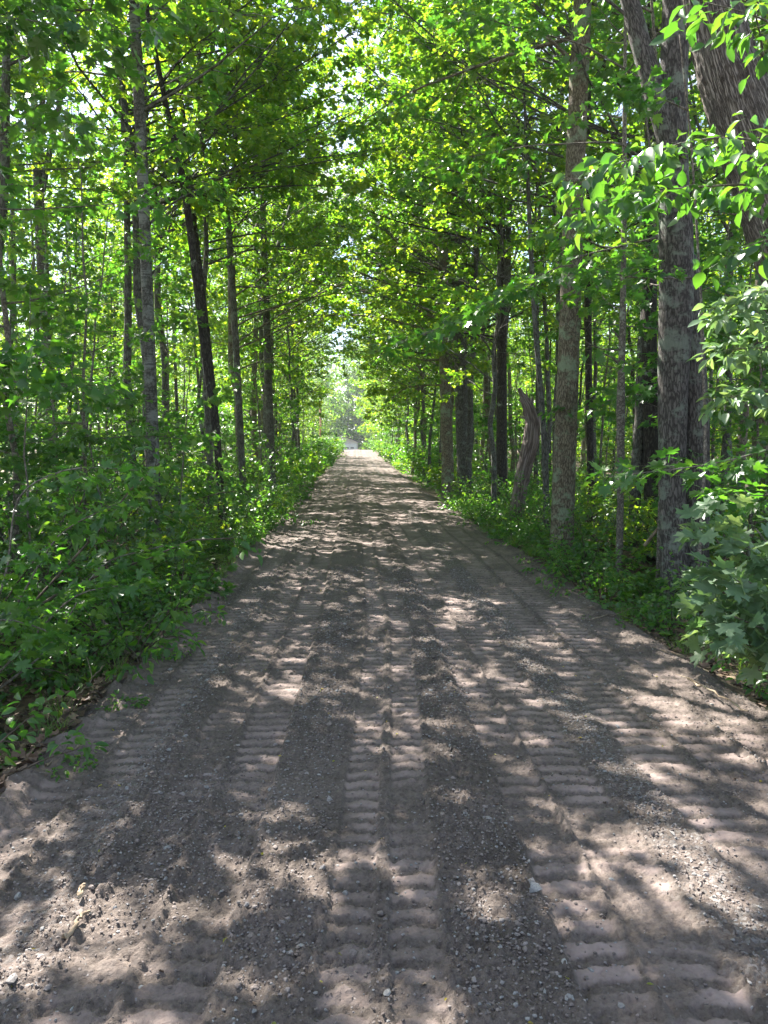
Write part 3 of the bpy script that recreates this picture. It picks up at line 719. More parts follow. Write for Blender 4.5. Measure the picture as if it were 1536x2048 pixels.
sapF=[proto('sapf%d'%i, seed=200+i, H=H, r0=r, hb=hb, nl=nl, L0=L0, mat_b=M['sap_bark'], mat_l=M[lm], leaf=.17, per=6, tpl='star', side_n=6, side_L=.6, tw_L=.3, el=(-.05,.8), sides=5)
       for i,(H,r,hb,nl,L0,lm) in enumerate([(4.5,.025,.5,18,1.4,'maple'),(6.,.035,.8,22,1.8,'canopy')])]

archA=[proto('arch%d'%i, seed=240+i, H=H, r0=r, hb=hb, nl=nl, L0=L0, mat_b=M[b], mat_l=M['canopy'], leaf=lf*.8, per=22, tpl='star', tilt=.55, side_n=12, side_L=1.15, tw_L=.42, az0=0., el=(.35,1.1), sides=8, clump=.48)
       for i,(H,r,hb,nl,L0,b,lf) in enumerate([(11,.07,2.8,26,4.6,'bark_grey',.135),(13,.09,3.6,28,5.2,'bark_ash',.14),(9,.07,2.4,20,3.8,'bark_grey',.13),(12,.08,4.8,19,5.0,'bark_grey',.14),(16,.10,6.0,64,5.4,'bark_grey',.14)])]

def gen_shrub(name, seed, H, nst, spread, mat_l, leaf, per, tpl, tw_L=.18, side_L=.35, side_n=6, tilt=.6, petiole=0, droop=.3, keep=1.):
    rng=np.random.default_rng(seed); tb=Tubes(); twl=[]
    for i in range(nst):
        az=i*2.4+rng.normal(0,.4); r=rng.uniform(0,.12)*spread*min(1,H*1.5)
        l=H*rng.uniform(.65,1.15); e=rng.uniform(.75,1.35)
        lb=curve_limb((r*math.cos(az),r*math.sin(az),-.05),az,e,l,rng,8,up=-rng.uniform(.1,.9)*spread,wob=.14)
        r0=.004+.0045*l; tb.add(lb,np.linspace(r0,r0*.3,8),5,cap=False)
        spray(tb,twl,lb,r0*.8,rng,side_n,side_L,tw_L,t0=.15,flat=.35)
    sm=tb.mesh(name+'_stem',M['twig'])
    P,D,Nn,S=leaf_arrays(twl,per,leaf,rng,droop=droop,tilt=tilt,keep=keep)
    P[:,2]=np.maximum(P[:,2],.02)
    return sm, leaves_mesh(name+'_fol',P,D,Nn,S,tpl,mat_l,rng,petiole)
shA=[gen_shrub('shrub%d'%i,300+i,H,ns,sp,M[lm],lf,pe,tp) for i,(H,ns,sp,lm,lf,pe,tp) in enumerate([
    (1.5,8,1.0,'maple',.085,5,'oval'),(1.9,7,.8,'cool',.08,6,'maple'),(1.1,9,1.2,'pale',.065,5,'oval'),(2.3,7,.7,'maple',.085,5,'oval'),(1.3,7,1.,'canopy',.09,5,'maple')])]
loA=[gen_shrub('low%d'%i,330+i,H,ns,sp,M[lm],lf,pe,tp,tw_L=.10,side_L=.16,side_n=4) for i,(H,ns,sp,lm,lf,pe,tp) in enumerate([
    (.55,8,1.3,'maple',.06,4,'oval'),(.42,7,1.4,'cool',.075,4,'maple'),(.7,8,1.,'maple',.065,4,'oval')])]
shF=[gen_shrub('shrubf%d'%i,350+i,H,ns,sp,M[lm],lf,pe,'star',tw_L=.3,side_L=.45) for i,(H,ns,sp,lm,lf,pe) in enumerate([
    (1.6,9,1.,'canopy',.15,4),(2.2,8,.8,'maple',.16,4)])]

def gen_fern(name, seed, nf, L):
    rng=np.random.default_rng(seed); tb=Tubes(); P=[];D=[];Nn=[];S=[]
    for i in range(nf):
        az=i*2*PI/nf+rng.normal(0,.25); l=L*rng.uniform(.75,1.1)
        fr=curve_limb((0,0,-.02),az,rng.uniform(.9,1.25),l,rng,14,up=-1.5,wob=.04); tb.add(fr,np.linspace(.003,.0008,14),4,cap=False)
        for k in range(2,28):
            f=k/28*13; a=int(f); p=fr[a]+(fr[min(a+1,13)]-fr[a])*(f-a); d=nrm(fr[min(a+1,13)]-fr[a]) if a<13 else nrm(fr[13]-fr[12])
            h=nrm(np.cross(d,[0,0,1])); w=l*.24*math.sin(PI*min(1,(k+3)/31))**.8
            for s_ in (-1,1):
                P.append(p);D.append(h*s_+d*.35+np.array([0,0,-.15]));Nn.append(np.cross(h,d)+rng.normal(0,.15,3));S.append(w)
    sm=tb.mesh(name+'_stem',M['twig']); Nn=np.array(Nn); Nn[Nn[:,2]<0]*=-1
    return sm, leaves_mesh(name+'_fol',np.array(P),np.array(D),Nn,np.array(S),'pinna',M['fern'],rng)
def gen_grass(name, seed, n, H):
    rng=np.random.default_rng(seed); V=[];F=[];lr=[]
    for i in range(n):
        az=rng.uniform(0,6.28); b=np.array([rng.normal(0,.035),rng.normal(0,.035),-.01]); l=H*rng.uniform(.5,1.15)
        c=curve_limb(b,az,rng.uniform(1.0,1.5),l,rng,6,up=-rng.uniform(.4,1.8),wob=.05); h=np.array([-math.sin(az),math.cos(az),0])*.0028
        n0=len(V)
        for k in range(6): w=1-k/5.2; V+= [c[k]-h*w,c[k]+h*w]
        F+=[(n0+2*k,n0+2*k+1,n0+2*k+3,n0+2*k+2) for k in range(5)]; lr+=[rng.random()]*12
    return mesh_from(name,np.array(V),np.array(F),M['fern'],{'lr':np.array(lr)})
TP['pinna']=(np.array([(0,.02,0),(0,-.02,0),(.3,.085,.01),(.3,-.085,.01),(.7,.06,-.02),(.7,-.06,-.02),(1,0,-.1)]),np.array([(0,1,3),(0,3,2),(2,3,5),(2,5,4),(4,5,6)]))
M['fern']=leaf_mat('fern_frond',[(.04,.10,.018),(.06,.14,.025),(.10,.17,.035)],[(.16,.36,.02),(.26,.46,.03),(.42,.55,.04)],.45,.4,.4)
fernA=[gen_fern('fern%d'%i,600+i,n,L) for i,(n,L) in enumerate([(9,.55),(7,.42)])]
used={}
def place(kind, protos, i, x, y, label, cat, group, s=1., rz=None, sink=0., tilt=0.):
    key=(kind,i)
    if key not in used:
        tm,cm=protos[i]; o=make_tree(kind,tm,cm); used[key]=o
    else:
        o=copy_tree(used[key])
    z=float(ground_at(x,y)[0])-sink
    o.location=(x,y,z); o.rotation_euler=(rnd.gauss(0,tilt),rnd.gauss(0,tilt),rnd.uniform(0,6.28) if rz is None else rz); o.scale=(s,s,s*rnd.uniform(.92,1.08))
    tag(o,label,cat,group); return o

taken=[]
for o in list(C.objects):
    if o.type=='EMPTY' or o.name.startswith('dead_snag'): taken.append((o.location.x,o.location.y,1.3))
def scatter(n, xr, yr, rad, wedge=True, tries=40, extra=0.):
    out=[]
    for _ in range(n*tries):
        if len(out)>=n: break
        x=rnd.uniform(*xr); y=yr[0]+(yr[1]-yr[0])*rnd.random()
        if wedge and not (-.50*y-1.2-extra < x < .58*y+1.2+extra): continue
        if rad>=1.25 and 38<y<104 and abs(x+4.75*y/104)<2.3: continue    # open view to the utility pole
        if any((x-a)**2+(y-b)**2 < max(rad,c)**2*.9 for a,b,c in taken[-400:]): continue
        out.append((x,y)); taken.append((x,y,rad))
    return out
# trees whose limbs reach over the road
for k,(x,y) in enumerate([(3.0,16.4),(3.2,27.6),(2.9,31),(3.2,36),(3.,41.5),(3.3,48),(3.,57),(3.1,67),(3.,80)]):
    place('arching_tree',archA,[0,1,2,0,1][k%5],x,y,'one of the trees right of the road whose leafy limbs arch over it','tree','trees arching over the road from the right',s=rnd.uniform(.9,1.1),rz=PI+rnd.gauss(0,.25)); taken.append((x,y,1.5))
for k,(x,y) in enumerate([(-2.95,15.6),(-2.9,20.5),(-3.1,27),(-2.8,33),(-3.,40),(-5.4,56)]):
    place('arching_tree',archA,[3,1,3,0][k%4],x,y,'one of the trees left of the road whose leafy limbs arch over it','tree','trees arching over the road from the left',s=rnd.uniform(.85,1.1),rz=rnd.gauss(0,.25)); taken.append((x,y,1.5))
for k,(x,y,a) in enumerate([(3.9,14.4,PI),(3.7,19.6,PI),(4.3,11.6,PI+.1),(-3.6,13.6,.25),(3.3,22.3,PI),(3.3,29.5,PI),(-3.3,28.5,0),(-3.4,44,0),(3.4,44.5,PI),(-4.4,18.2,.1),(3.6,24.8,PI-.3),(4.0,33,PI),(-3.7,36,0)]):
    place('overhanging_tree',archA,4,x,y,'one of the tall trees whose upper limbs close the canopy above the road','tree','tall trees closing the canopy above the road',s=rnd.uniform(.9,1.05),rz=a); taken.append((x,y,1.5))
for k,(x,y) in enumerate([(-6.2,9.4),(-6.6,6.4),(-7.6,12.2),(-4.2,14.2)]):  # added, mostly out of view on the left, to shade the near road
    place('arching_tree',archA,3,x,y,'one of the trees added so their high limbs shade the near road from the left','tree','high limbed trees added to shade the near road',s=rnd.uniform(1.0,1.2),rz=-.5+rnd.gauss(0,.3)); taken.append((x,y,1.2))
# tall trees, near zone both sides
GL='slim trees filling the woods left of the road'; GR='trees filling the woods right of the road'
for k,(x,y) in enumerate(scatter(36,(-13,-3.8),(9,42),1.9)):
    place('woodland_tree',tallA,[0,1,4,2,0,4][k%6],x,y,'one of the slim trees standing in the woods left of the road','tree',GL,s=rnd.uniform(.85,1.15),tilt=.03)
for k,(x,y) in enumerate(scatter(42,(4.1,16),(11,42),1.9)):
    place('woodland_tree',tallA,[2,1,3,0,2][k%5],x,y,'one of the trees standing in the shaded woods right of the road','tree',GR,s=rnd.uniform(.85,1.15),tilt=.03)
# rows close to the road farther off
for k,(x,y) in enumerate(scatter(15,(-6.5,-3.1),(26,78),1.7)):
    place('roadside_tree',farA,k%3,x,y,'one of the distant trees lining the left side of the road','tree','distant trees lining the left road edge',s=rnd.uniform(.7,1.0),tilt=.03)
for k,(x,y) in enumerate(scatter(30,(3.3,7.5),(27,104),1.6)):
    place('roadside_tree',farA,k%3,x,y,'one of the distant trees lining the right side of the road','tree','distant trees lining the right road edge',s=rnd.uniform(.75,1.05),tilt=.03)
for k,(x,y) in enumerate(scatter(9,(-20,-6.5),(42,95),3.4)):
    place('forest_tree',farA,k%3,x,y,'one of the far trees deep in the left woods','tree','far trees deep in the left woods',s=rnd.uniform(.8,1.1))
for k,(x,y) in enumerate(scatter(34,(7.5,28),(42,100),3.4)):
    place('forest_tree',farA,k%3,x,y,'one of the far trees deep in the right woods','tree','far trees deep in the right woods',s=rnd.uniform(.8,1.1))
for k,(x,y) in enumerate([(-11,118),(-7,128),(-15,130),(8,118),(6,130),(12,125),(4.2,119),(-9,165),(-2,172),(3,168),(7,160),(12,166),(-14,160),(0.,182),(6,180),(-7,182)]):
    place('garden_tree',farB,k%2,x,y,'one of the trees standing around and beyond the pale garage','tree','trees around the pale garage',s=rnd.uniform(1.0,1.3)*(1.7 if y>158 else 1))

for k in range(60):
    a=(k+.5)/60*1.25-.62; dd=rnd.uniform(105,135) if abs(a)>.10 else rnd.uniform(172,190)
    x=dd*math.sin(a); y=dd*math.cos(a)
    place('bushy_tree',farB,k%2,x,y,'one of the farthest trees closing the view behind the woods','tree','farthest trees closing the view',s=rnd.uniform(1.1,1.6))
for k,(x,y) in enumerate(scatter(12,(-24,-7),(40,80),3.0)+scatter(26,(7,26),(34,80),3.0)):
    place('bushy_tree',farB,k%2,x,y,'one of the bushy trees with foliage down to the ground, deep in the woods','tree','bushy trees deep in the woods',s=rnd.uniform(.45,.8))
# saplings
for k,(x,y) in enumerate(scatter(60,(-8.5,-2.5),(5.8,28),.85,extra=-.5)):
    place('maple_sapling',sapA,k%4,x,y,'one of the thin leafy saplings under the left trees','sapling','leafy saplings left of the road',s=rnd.uniform(.8,1.15),tilt=.06)
for k,(x,y) in enumerate(scatter(62,(2.9,8.5),(8.2,28),.8,extra=-.5)):
    place('maple_sapling',sapA,[3,1,0,3][k%4],x,y,'one of the thin leafy saplings under the right trees','sapling','leafy saplings right of the road',s=rnd.uniform(.85,1.2),tilt=.06)
for k,(x,y) in enumerate(scatter(46,(-14,-2.5),(26,80),1.3)):
    place('maple_sapling',sapF,k%2,x,y,'one of the distant saplings in the left woods','sapling','distant saplings in the left woods',s=rnd.uniform(.8,1.2))
for k,(x,y) in enumerate(scatter(46,(2.9,14),(26,80),1.3)):
    place('maple_sapling',sapF,k%2,x,y,'one of the distant saplings in the right woods','sapling','distant saplings in the right woods',s=rnd.uniform(.8,1.2))
# shrubs
taken=[(a,b,.5) for a,b,c in taken[:30]]
for k,(x,y) in enumerate([p for p in scatter(72,(-5.0,-1.85),(3.6,22),.58,extra=.3) if p[0]<-2.35 or p[1]>7]):
    place('leafy_shrub',shA,k%5,x,y,'one of the dense green shrubs crowding the left road bank','shrub','shrubs crowding the left road bank',s=rnd.uniform(.5,1.2)*(1 if x<-2.6 else .7))
for k,(x,y) in enumerate(scatter(50,(2.75,6),(5.2,22),.7,extra=.3)):
    place('leafy_shrub',shA,[0,2,4,1][k%4],x,y,'one of the shrubs along the right road bank','shrub','shrubs along the right road bank',s=rnd.uniform(.55,.85)*(1 if x>3.2 else .75))
for k,(x,y) in enumerate(scatter(60,(-4,-1.95),(22,108),.9)):
    place('bright_shrub',shF,k%2,x,y,'one of the sunny shrubs along the far left road edge','shrub','sunny shrubs along the far left road edge',s=rnd.uniform(.4,1.1))
for k,(x,y) in enumerate(scatter(60,(2.6,5),(22,108),.9)):
    place('bright_shrub',shF,k%2,x,y,'one of the sunny shrubs along the far right road edge','shrub','sunny shrubs along the far right road edge',s=rnd.uniform(.35,1.05))
taken=[]
for k,(x,y) in enumerate([p for p in scatter(80,(-2.6,-1.6),(3.2,24),.26,extra=.3) if p[0]<-1.85 or p[1]>5]):
    place('low_plant',loA,k%3,x,y,'one of the low leafy plants spilling onto the left road edge','plant','low plants on the left road edge',s=rnd.uniform(.6,1.1))
for k,(x,y) in enumerate(scatter(44,(2.42,3.2),(4.0,20),.30,extra=.3)):
    place('low_plant',loA,k%3,x,y,'one of the low leafy plants along the right road edge','plant','low plants on the right road edge',s=rnd.uniform(.6,1.1))

for k,(x,y) in enumerate([p for p in scatter(26,(-3.2,-1.6),(4.2,22),.4,extra=.3) if p[0]<-1.9 or p[1]>6]):
    place('fern',fernA,k%2,x,y,'one of the ferns arching over the left road bank','fern','ferns on the left bank',s=rnd.uniform(.7,1.2))
for k,(x,y) in enumerate(scatter(24,(2.4,3.8),(4.6,22),.4,extra=.3)):
    place('fern',fernA,k%2,x,y,'one of the ferns arching over the right road bank','fern','ferns on the right bank',s=rnd.uniform(.7,1.2))
gm=gen_grass('grass_tuft',620,46,.26)
for k,(x,y) in enumerate(scatter(26,(-1.95,-1.48),(3.6,18),.2,extra=.3)+scatter(22,(2.3,2.7),(4.0,18),.2,extra=.3)):
    o=link('grass_tuft',gm,loc=(x,y,float(ground_at(x,y)[0]))); o.rotation_euler[2]=rnd.uniform(0,6.28); o.scale=(1,1,rnd.uniform(.6,1.1))
    sd='left' if x<0 else 'right'; tag(o,'one of the thin grass tufts growing along the '+sd+' road edge','grass tuft','grass tufts along the '+sd+' road edge')

# ------------------------------------------------------------------ foreground branches and bushes, right
def branch_thing(name, label, cat, base, stems, leafm, leaf, tpl, seed, per=4, side_n=8, side_L=.22, tw_L=.10, petiole=.5, droop=.3, tilt=.4, bark='sap_bark', t0=.2, szvar=.25):
    """a sapling rooted at base whose limbs run through the given points"""
    rng=np.random.default_rng(seed); tb=Tubes(); twl=[]
    base=np.array([base[0],base[1],float(ground_at(base[0],base[1])[0])])
    main=None
    for (pl,r0,r1,lf) in stems:
        P=np.array(pl,float)
        if main is None: main=P.copy()
        elif np.linalg.norm(P[0]-main[0])>.05:
            best=None
            for a_,b_ in zip(main[:-1],main[1:]):
                t_=np.clip(np.dot(P[0]-a_,b_-a_)/np.dot(b_-a_,b_-a_),0,1); c_=a_+(b_-a_)*t_
                if best is None or np.linalg.norm(c_-P[0])<np.linalg.norm(best-P[0]): best=c_
            P=np.vstack([best,P])
        ln=np.concatenate([[0],np.cumsum(np.linalg.norm(np.diff(P,axis=0),axis=1))]); m=max(8,int(ln[-1]/.08))
        t=np.linspace(0,ln[-1],m); P=np.stack([np.interp(t,ln,P[:,i]) for i in range(3)],-1)
        for _ in range(3): P[1:-1]=P[1:-1]*.5+(P[:-2]+P[2:])*.25
        P=P-base; tb.add(P,np.linspace(r0,r1,m),6,cap=True)
        if lf: spray(tb,twl,P,r1*1.5,rng,int(lf*side_n),side_L,tw_L,t0=t0,flat=.2)
    P,D,Nn,S=leaf_arrays(twl,per,leaf,rng,droop=droop,tilt=tilt,szvar=szvar)
    o=bpy.data.objects.new(name,None); C.objects.link(o); o.location=base
    link('stem',tb.mesh(name+'_stem',M[bark]),o)
    link('foliage',leaves_mesh(name+'_fol',P,D,Nn,S,tpl,M[leafm],rng,petiole),o)
    tag(o,label,cat); return o
# big pale maple leaves, lower right
bx,by=2.25,3.75; bz=float(ground_at(bx,by)[0])
sts=[]
for i,(px,py,yd) in enumerate([(1450,1085,3.7),(1485,1090,3.8),(1530,1060,3.6),(1470,1150,3.5),(1520,1170,3.5),(1460,1225,3.6),(1485,1240,3.4),(1530,1260,3.5),(1480,1285,3.5),(1510,1300,3.5),(1450,1180,3.9),(1560,1120,3.6),(1580,1220,3.5)]):
    q=wp(px,py,yd); b=np.array([bx+.25,by+.1,bz]); m1=b+(q-b)*.45+np.array([.12,.05,.16])
    sts.append(([b,m1,q],.008,.003,1))
branch_thing('maple_bush','low maple bush with large pale green lobed leaves in the right foreground','bush',(bx+.25,by+.1),sts,'pale',.105,'fine',41,per=4,side_n=4,side_L=.18,tw_L=.12,t0=.45,petiole=.55,droop=.15,tilt=.55)
# sunlit drooping maple branch across the right
b=(3.3,4.4); bz=float(ground_at(*b)[0])
R0=np.array([b[0],b[1],bz])
branch_thing('maple_sapling','off edge maple sapling reaching a bright sunlit branch in across the right trunks','sapling',b,[
    ([R0,wp(1720,1000,4.3),wp(1700,800,4.2),wp(1690,500,4.2)],.022,.012,0),
    ([wp(1700,860,4.2),wp(1590,885,4.0),wp(1500,915,3.9),wp(1400,935,3.8),wp(1300,945,3.75),wp(1215,955,3.7)],.008,.002,1.6),
    ([wp(1700,960,4.2),wp(1600,985,4.2),wp(1520,1000,4.2),wp(1440,985,4.2)],.006,.002,1.2)],'maple',.085,'fine',42,per=3,side_n=9,side_L=.11,tw_L=.06,droop=.2,tilt=.30,t0=.15)
# glossy oval leaved branches, upper right
b=(3.1,3.9); R0=np.array([b[0],b[1],float(ground_at(*b)[0])])
branch_thing('beech_sapling','beech sapling with long branches of large oval leaves hanging over the oak trunk','sapling',b,[
    ([R0,wp(1850,900,3.8),wp(1830,500,3.7),wp(1760,250,3.6),wp(1700,60,3.6)],.03,.014,0),
    ([wp(1800,420,3.7),wp(1640,330,3.6),wp(1500,290,3.5),wp(1380,290,3.5),wp(1260,330,3.5),wp(1170,360,3.5)],.010,.002,2.),
    ([wp(1820,520,3.7),wp(1660,400,3.7),wp(1500,375,3.6),wp(1380,385,3.6),wp(1250,395,3.6),wp(1180,420,3.5)],.009,.002,1.8),
    ([wp(1760,250,3.6),wp(1620,130,3.6),wp(1500,60,3.6),wp(1390,40,3.6)],.009,.002,1.4),
    ([wp(1820,560,3.7),wp(1660,480,3.4),wp(1560,470,3.3),wp(1480,500,3.3)],.008,.002,1.)],'cool',.082,'oval',43,per=4,side_n=12,side_L=.20,tw_L=.10,droop=.5,tilt=.5,t0=.22,petiole=.2)
b=(2.9,4.6); R0=np.array([b[0],b[1],float(ground_at(*b)[0])])
branch_thing('dogwood_sapling','sapling with pale glossy oval leaves catching the sun at the right border','sapling',b,[
    ([R0,wp(1660,1000,4.6),wp(1640,750,4.6),wp(1600,640,4.5)],.018,.008,0),
    ([wp(1640,760,4.5),wp(1560,640,4.4),wp(1500,600,4.3),wp(1450,625,4.2)],.007,.002,1.4),
    ([wp(1640,780,4.5),wp(1560,700,4.3),wp(1510,690,4.2),wp(1455,700,4.2)],.007,.002,1.4),
    ([wp(1650,860,4.5),wp(1580,790,4.3),wp(1520,770,4.2),wp(1460,800,4.2)],.007,.002,1.3),
    ([wp(1640,740,4.5),wp(1600,600,4.4),wp(1560,570,4.3),wp(1510,590,4.2)],.006,.002,1.2)],'pale',.075,'oval',44,per=5,side_n=10,side_L=.17,tw_L=.09,droop=.25,tilt=.45,t0=.3,petiole=.2)
# maple sprays hanging over the middle right
b=(3.0,6.6); R0=np.array([b[0],b[1],float(ground_at(*b)[0])])
branch_thing('maple_sapling','maple sapling holding a sunlit layered branch in front of the thick brown trunk','sapling',b,[
    ([R0,wp(1420,900,6.7),wp(1400,600,6.8),wp(1370,300,6.8),wp(1340,100,6.8)],.018,.008,0),
    ([wp(1395,560,6.8),wp(1250,560,6.6),wp(1140,530,6.5),wp(1040,570,6.4),wp(960,620,6.3)],.009,.002,2.2),
    ([wp(1380,380,6.8),wp(1300,400,7.0),wp(1215,420,7.2)],.009,.002,1.2),
    ([wp(1360,240,6.8),wp(1290,210,6.9),wp(1215,200,7.0)],.009,.002,1.2)],'maple',.10,'fine',45,per=3,side_n=11,side_L=.30,tw_L=.12,droop=.25,tilt=.32,t0=.15)
# maple spray hanging over the top of the road
b=(3.3,8.2); R0=np.array([b[0],b[1],float(ground_at(*b)[0])])
branch_thing('maple_sapling','tall maple sapling whose bright branches overhang the upper middle of the road','sapling',b,[
    ([R0,wp(1330,700,8.2),wp(1320,400,8.2),wp(1290,100,8.2),wp(1270,-80,8.2)],.03,.014,0),
    ([wp(1300,200,8.2),wp(1150,120,8.),wp(1010,90,7.8),wp(900,60,7.6)],.012,.003,2.2),
    ([wp(1310,360,8.2),wp(1230,300,8.4),wp(1050,310,8.8),wp(900,340,9),wp(820,380,9.)],.012,.003,1.3),
    ([wp(1315,480,8.2),wp(1150,520,8.2),wp(1000,600,8.),wp(880,660,7.9),wp(790,690,7.9)],.012,.003,2.4),
    ([wp(1285,60,8.2),wp(1150,0,8.2),wp(1000,-40,8.),wp(860,-30,8.)],.012,.003,2.)],'maple',.095,'maple',46,per=4,side_n=13,side_L=.5,tw_L=.17,droop=.25,tilt=.35,t0=.52)
# maple twigs overhead, upper left
b=(-4.3,6.2); R0=np.array([b[0],b[1],float(ground_at(*b)[0])])
branch_thing('maple_sapling','maple sapling outside the left border spreading dark leafy twigs over the upper left','sapling',b,[
    ([R0,wp(-350,800,6.2),wp(-330,300,6.2),wp(-300,0,6.2)],.03,.014,0),
    ([wp(-330,260,6.2),wp(-100,120,6.2),wp(60,90,6.1),wp(190,110,6.),wp(260,150,6.)],.012,.003,2.4),
    ([wp(-320,120,6.2),wp(-80,20,6.2),wp(120,10,6.1),wp(260,30,6.)],.012,.003,2.2),
    ([wp(-330,300,6.2),wp(-60,260,6.5),wp(100,220,6.6),wp(200,300,6.7)],.010,.003,1.6)],'cool',.12,'fine',47,per=3,side_n=12,side_L=.42,tw_L=.16,droop=.25,tilt=.35,t0=.2)
# leafy branches, left foreground bank
b=(-2.35,4.3); R0=np.array([b[0],b[1],float(ground_at(*b)[0])])
branch_thing('maple_bush','dark maple bush leaning toward the road from the left foreground bank','bush',b,[
    ([R0,wp(40,1200,4.4),wp(120,1060,4.4),wp(250,1000,4.4)],.010,.003,1.8),
    ([R0,wp(60,1280,4.3),wp(150,1180,4.3),wp(240,1170,4.3)],.010,.003,1.6),
    ([R0,wp(20,1150,4.4),wp(40,980,4.5),wp(150,930,4.5),wp(280,940,4.6)],.010,.003,1.8),
    ([R0,wp(-60,1250,4.2),wp(20,1230,4.0),wp(90,1260,4.0)],.010,.003,1.4),
    ([R0,wp(100,1300,4.6),wp(200,1120,4.9),wp(330,1090,5.0)],.010,.003,1.2)],'maple',.075,'fine',48,per=4,side_n=8,side_L=.26,tw_L=.12,droop=.2,tilt=.45,t0=.3)

# ------------------------------------------------------------------ ground litter, ground cover
rng=np.random.default_rng(77)
def litter(n, xr, yr, size, mat, name, label, tpl='low', lift=.012, tilt=.35, tall=0., noise=None):
    x=rng.uniform(*xr,n); y=yr[0]+(yr[1]-yr[0])*rng.random(n)**1.6
    z=ground_at(x,y)+lift+rng.random(n)**2*tall
    a=rng.uniform(0,2*PI,n); D=np.stack([np.cos(a),np.sin(a),rng.normal(0,.15,n)],-1)
    Nn=np.stack([rng.normal(0,tilt,n),rng.normal(0,tilt,n),np.ones(n)],-1)
    return np.stack([x,y,z],-1),D,Nn,size*rng.uniform(.6,1.3,n)
m,nt,out=new_mat('dead_leaf'); at=N(nt,'ShaderNodeAttribute',attribute_name='lr')
c=ramp(nt,at.outputs['Fac'],[(0,(.03,.018,.011)),(.4,(.075,.045,.027)),(.8,(.15,.095,.06)),(1,(.28,.20,.13))]); p=N(nt,'ShaderNodeBsdfPrincipled'); p.inputs['Roughness'].default_value=.7
nt.links.new(c.outputs[0],p.inputs['Base Color']); nt.links.new(p.outputs[0],out.inputs[0]); M['dead']=m
A=[litter(12000,(-4.2,-1.5),(3,16),.055,None,'','',tilt=.5,tall=.02),litter(6500,(2.36,5.),(3.4,16),.055,None,'','',tilt=.5,tall=.02)]
P,D,Nn,S=[np.concatenate([a[i] for a in A]) for i in range(4)]
tag(link('leaf_litter',leaves_mesh('leaf_litter',P,D,Nn,S,'star',M['dead'],rng)),'brown dead leaves covering the banks beside the road',kind='stuff')
A=[litter(26000,(-12,-1.9),(4,60),.075,None,'','',tilt=.6,tall=.38),litter(24000,(2.5,12),(4,60),.075,None,'','',tilt=.6,tall=.34)]
P,D,Nn,S=[np.concatenate([a[i] for a in A]) for i in range(4)]
k=vnoise(P[:,0]*.9,P[:,1]*.9,9)>-.12; P,D,Nn,S=P[k],D[k],Nn[k],S[k]*(1+.03*np.maximum(P[k,1]-10,0))
tag(link('ground_cover',leaves_mesh('ground_cover',P,D,Nn,S,'star',M['maple'],rng)),'low green seedlings and ground cover under the trees',kind='stuff')
# bits of fallen green leaf and chaff on the road
A=[litter(130,(-1.6,2.2),(1.6,9),.018,None,'','',tilt=.4)]
P,D,Nn,S=A[0]; P[:,2]=road_h(P[:,0],P[:,1])+.006
A2=litter(420,(-1.45,2.25),(1.5,12),.014,None,'','',tilt=.5); A2[0][:,2]=road_h(A2[0][:,0],A2[0][:,1])+.005
tag(link('dead_leaf_scraps',leaves_mesh('dead_leaf_scraps',*A2,'star',M['dead'],rng)),'small brown bits of dead leaf strewn over the road',kind='stuff')
tag(link('leaf_scraps',leaves_mesh('leaf_scraps',P,D,Nn,S,'oval',M['yellow'],rng)),'tiny yellow green leaf scraps fallen on the road',kind='stuff')

# sticks
M['stick']=bark_mat('dry_stick',(.10,.075,.05),(.24,.19,.13),(.38,.32,.23),lich_amt=0,bump=.2)
def stick(label, pts, r, mat='stick', twigs=()):
    P=np.array([(x,y,float(ground_at(x,y)[0])+dz) for x,y,dz in pts]); t=np.linspace(0,1,12); ln=np.linspace(0,1,len(P))
    Q=np.stack([np.interp(t,ln,P[:,i]) for i in range(3)],-1); Q[1:-1]+=np.random.default_rng(len(label)).normal(0,.006,(10,3))
    tb=Tubes(); o0=Q[0].copy(); tb.add(Q-o0,np.linspace(r,r*.6,12)*(1+.1*np.random.default_rng(3).normal(size=12)),7)
    for (t_,dx,dy,dz) in twigs:
        a=Q[int(t_*11)]-o0; b=a+np.array([dx,dy,dz]); tb.add(np.array([a,(a+b)/2+[0,0,.01],b]),[r*.6,r*.45,r*.25],5)
    tag(link('stick',tb.mesh('stick',M[mat]),loc=o0),label,'stick')
def gp(px,py):
    d=1.5*F_PX/(py-HZ); return ((px-VPX)*d/F_PX, d)
a=gp(80,1545);b_=gp(160,1500); stick('pale thin stick lying on the road at the left edge beside a green sprig',[(*a,.012),(*b_,.016)],.006)
a=gp(104,1935);b_=gp(158,1880); stick('short flat wood splinter at the bottom left of the road',[(*a,.02),(*b_,.022)],.0075)
a=gp(135,1850);b_=gp(150,1832); stick('small pale wood chip above the flat splinter',[(*a,.028),(*b_,.03)],.009)
a=gp(270,1340);b_=gp(190,1262); stick('grey dead branch resting with one end on the left road berm',[(*a,.05),((a[0]*.5+b_[0]*.5),(a[1]*.5+b_[1]*.5),.12),(*b_,.32)],.016,'twig',[(.5,.1,.3,.1)])
a=gp(0,1567);b_=gp(25,1560); stick('thin root end poking out at the left border',[(a[0]-.2,a[1],.0),(*a,.03),(*b_,.02)],.006)
a=gp(130,1400);b_=gp(205,1340); stick('bare crossed twigs lying in dead leaves on the left bank',[(*a,.04),(*b_,.10)],.007,'stick',[(.4,.15,-.1,.05),(.7,-.1,.2,.08)])
a=gp(1400,1390);b_=gp(1530,1470); stick('dry twig lying along the right road edge below the pale maple bush',[(*a,.05),(*b_,.05)],.007,'stick',[(.3,-.12,.1,.04)])
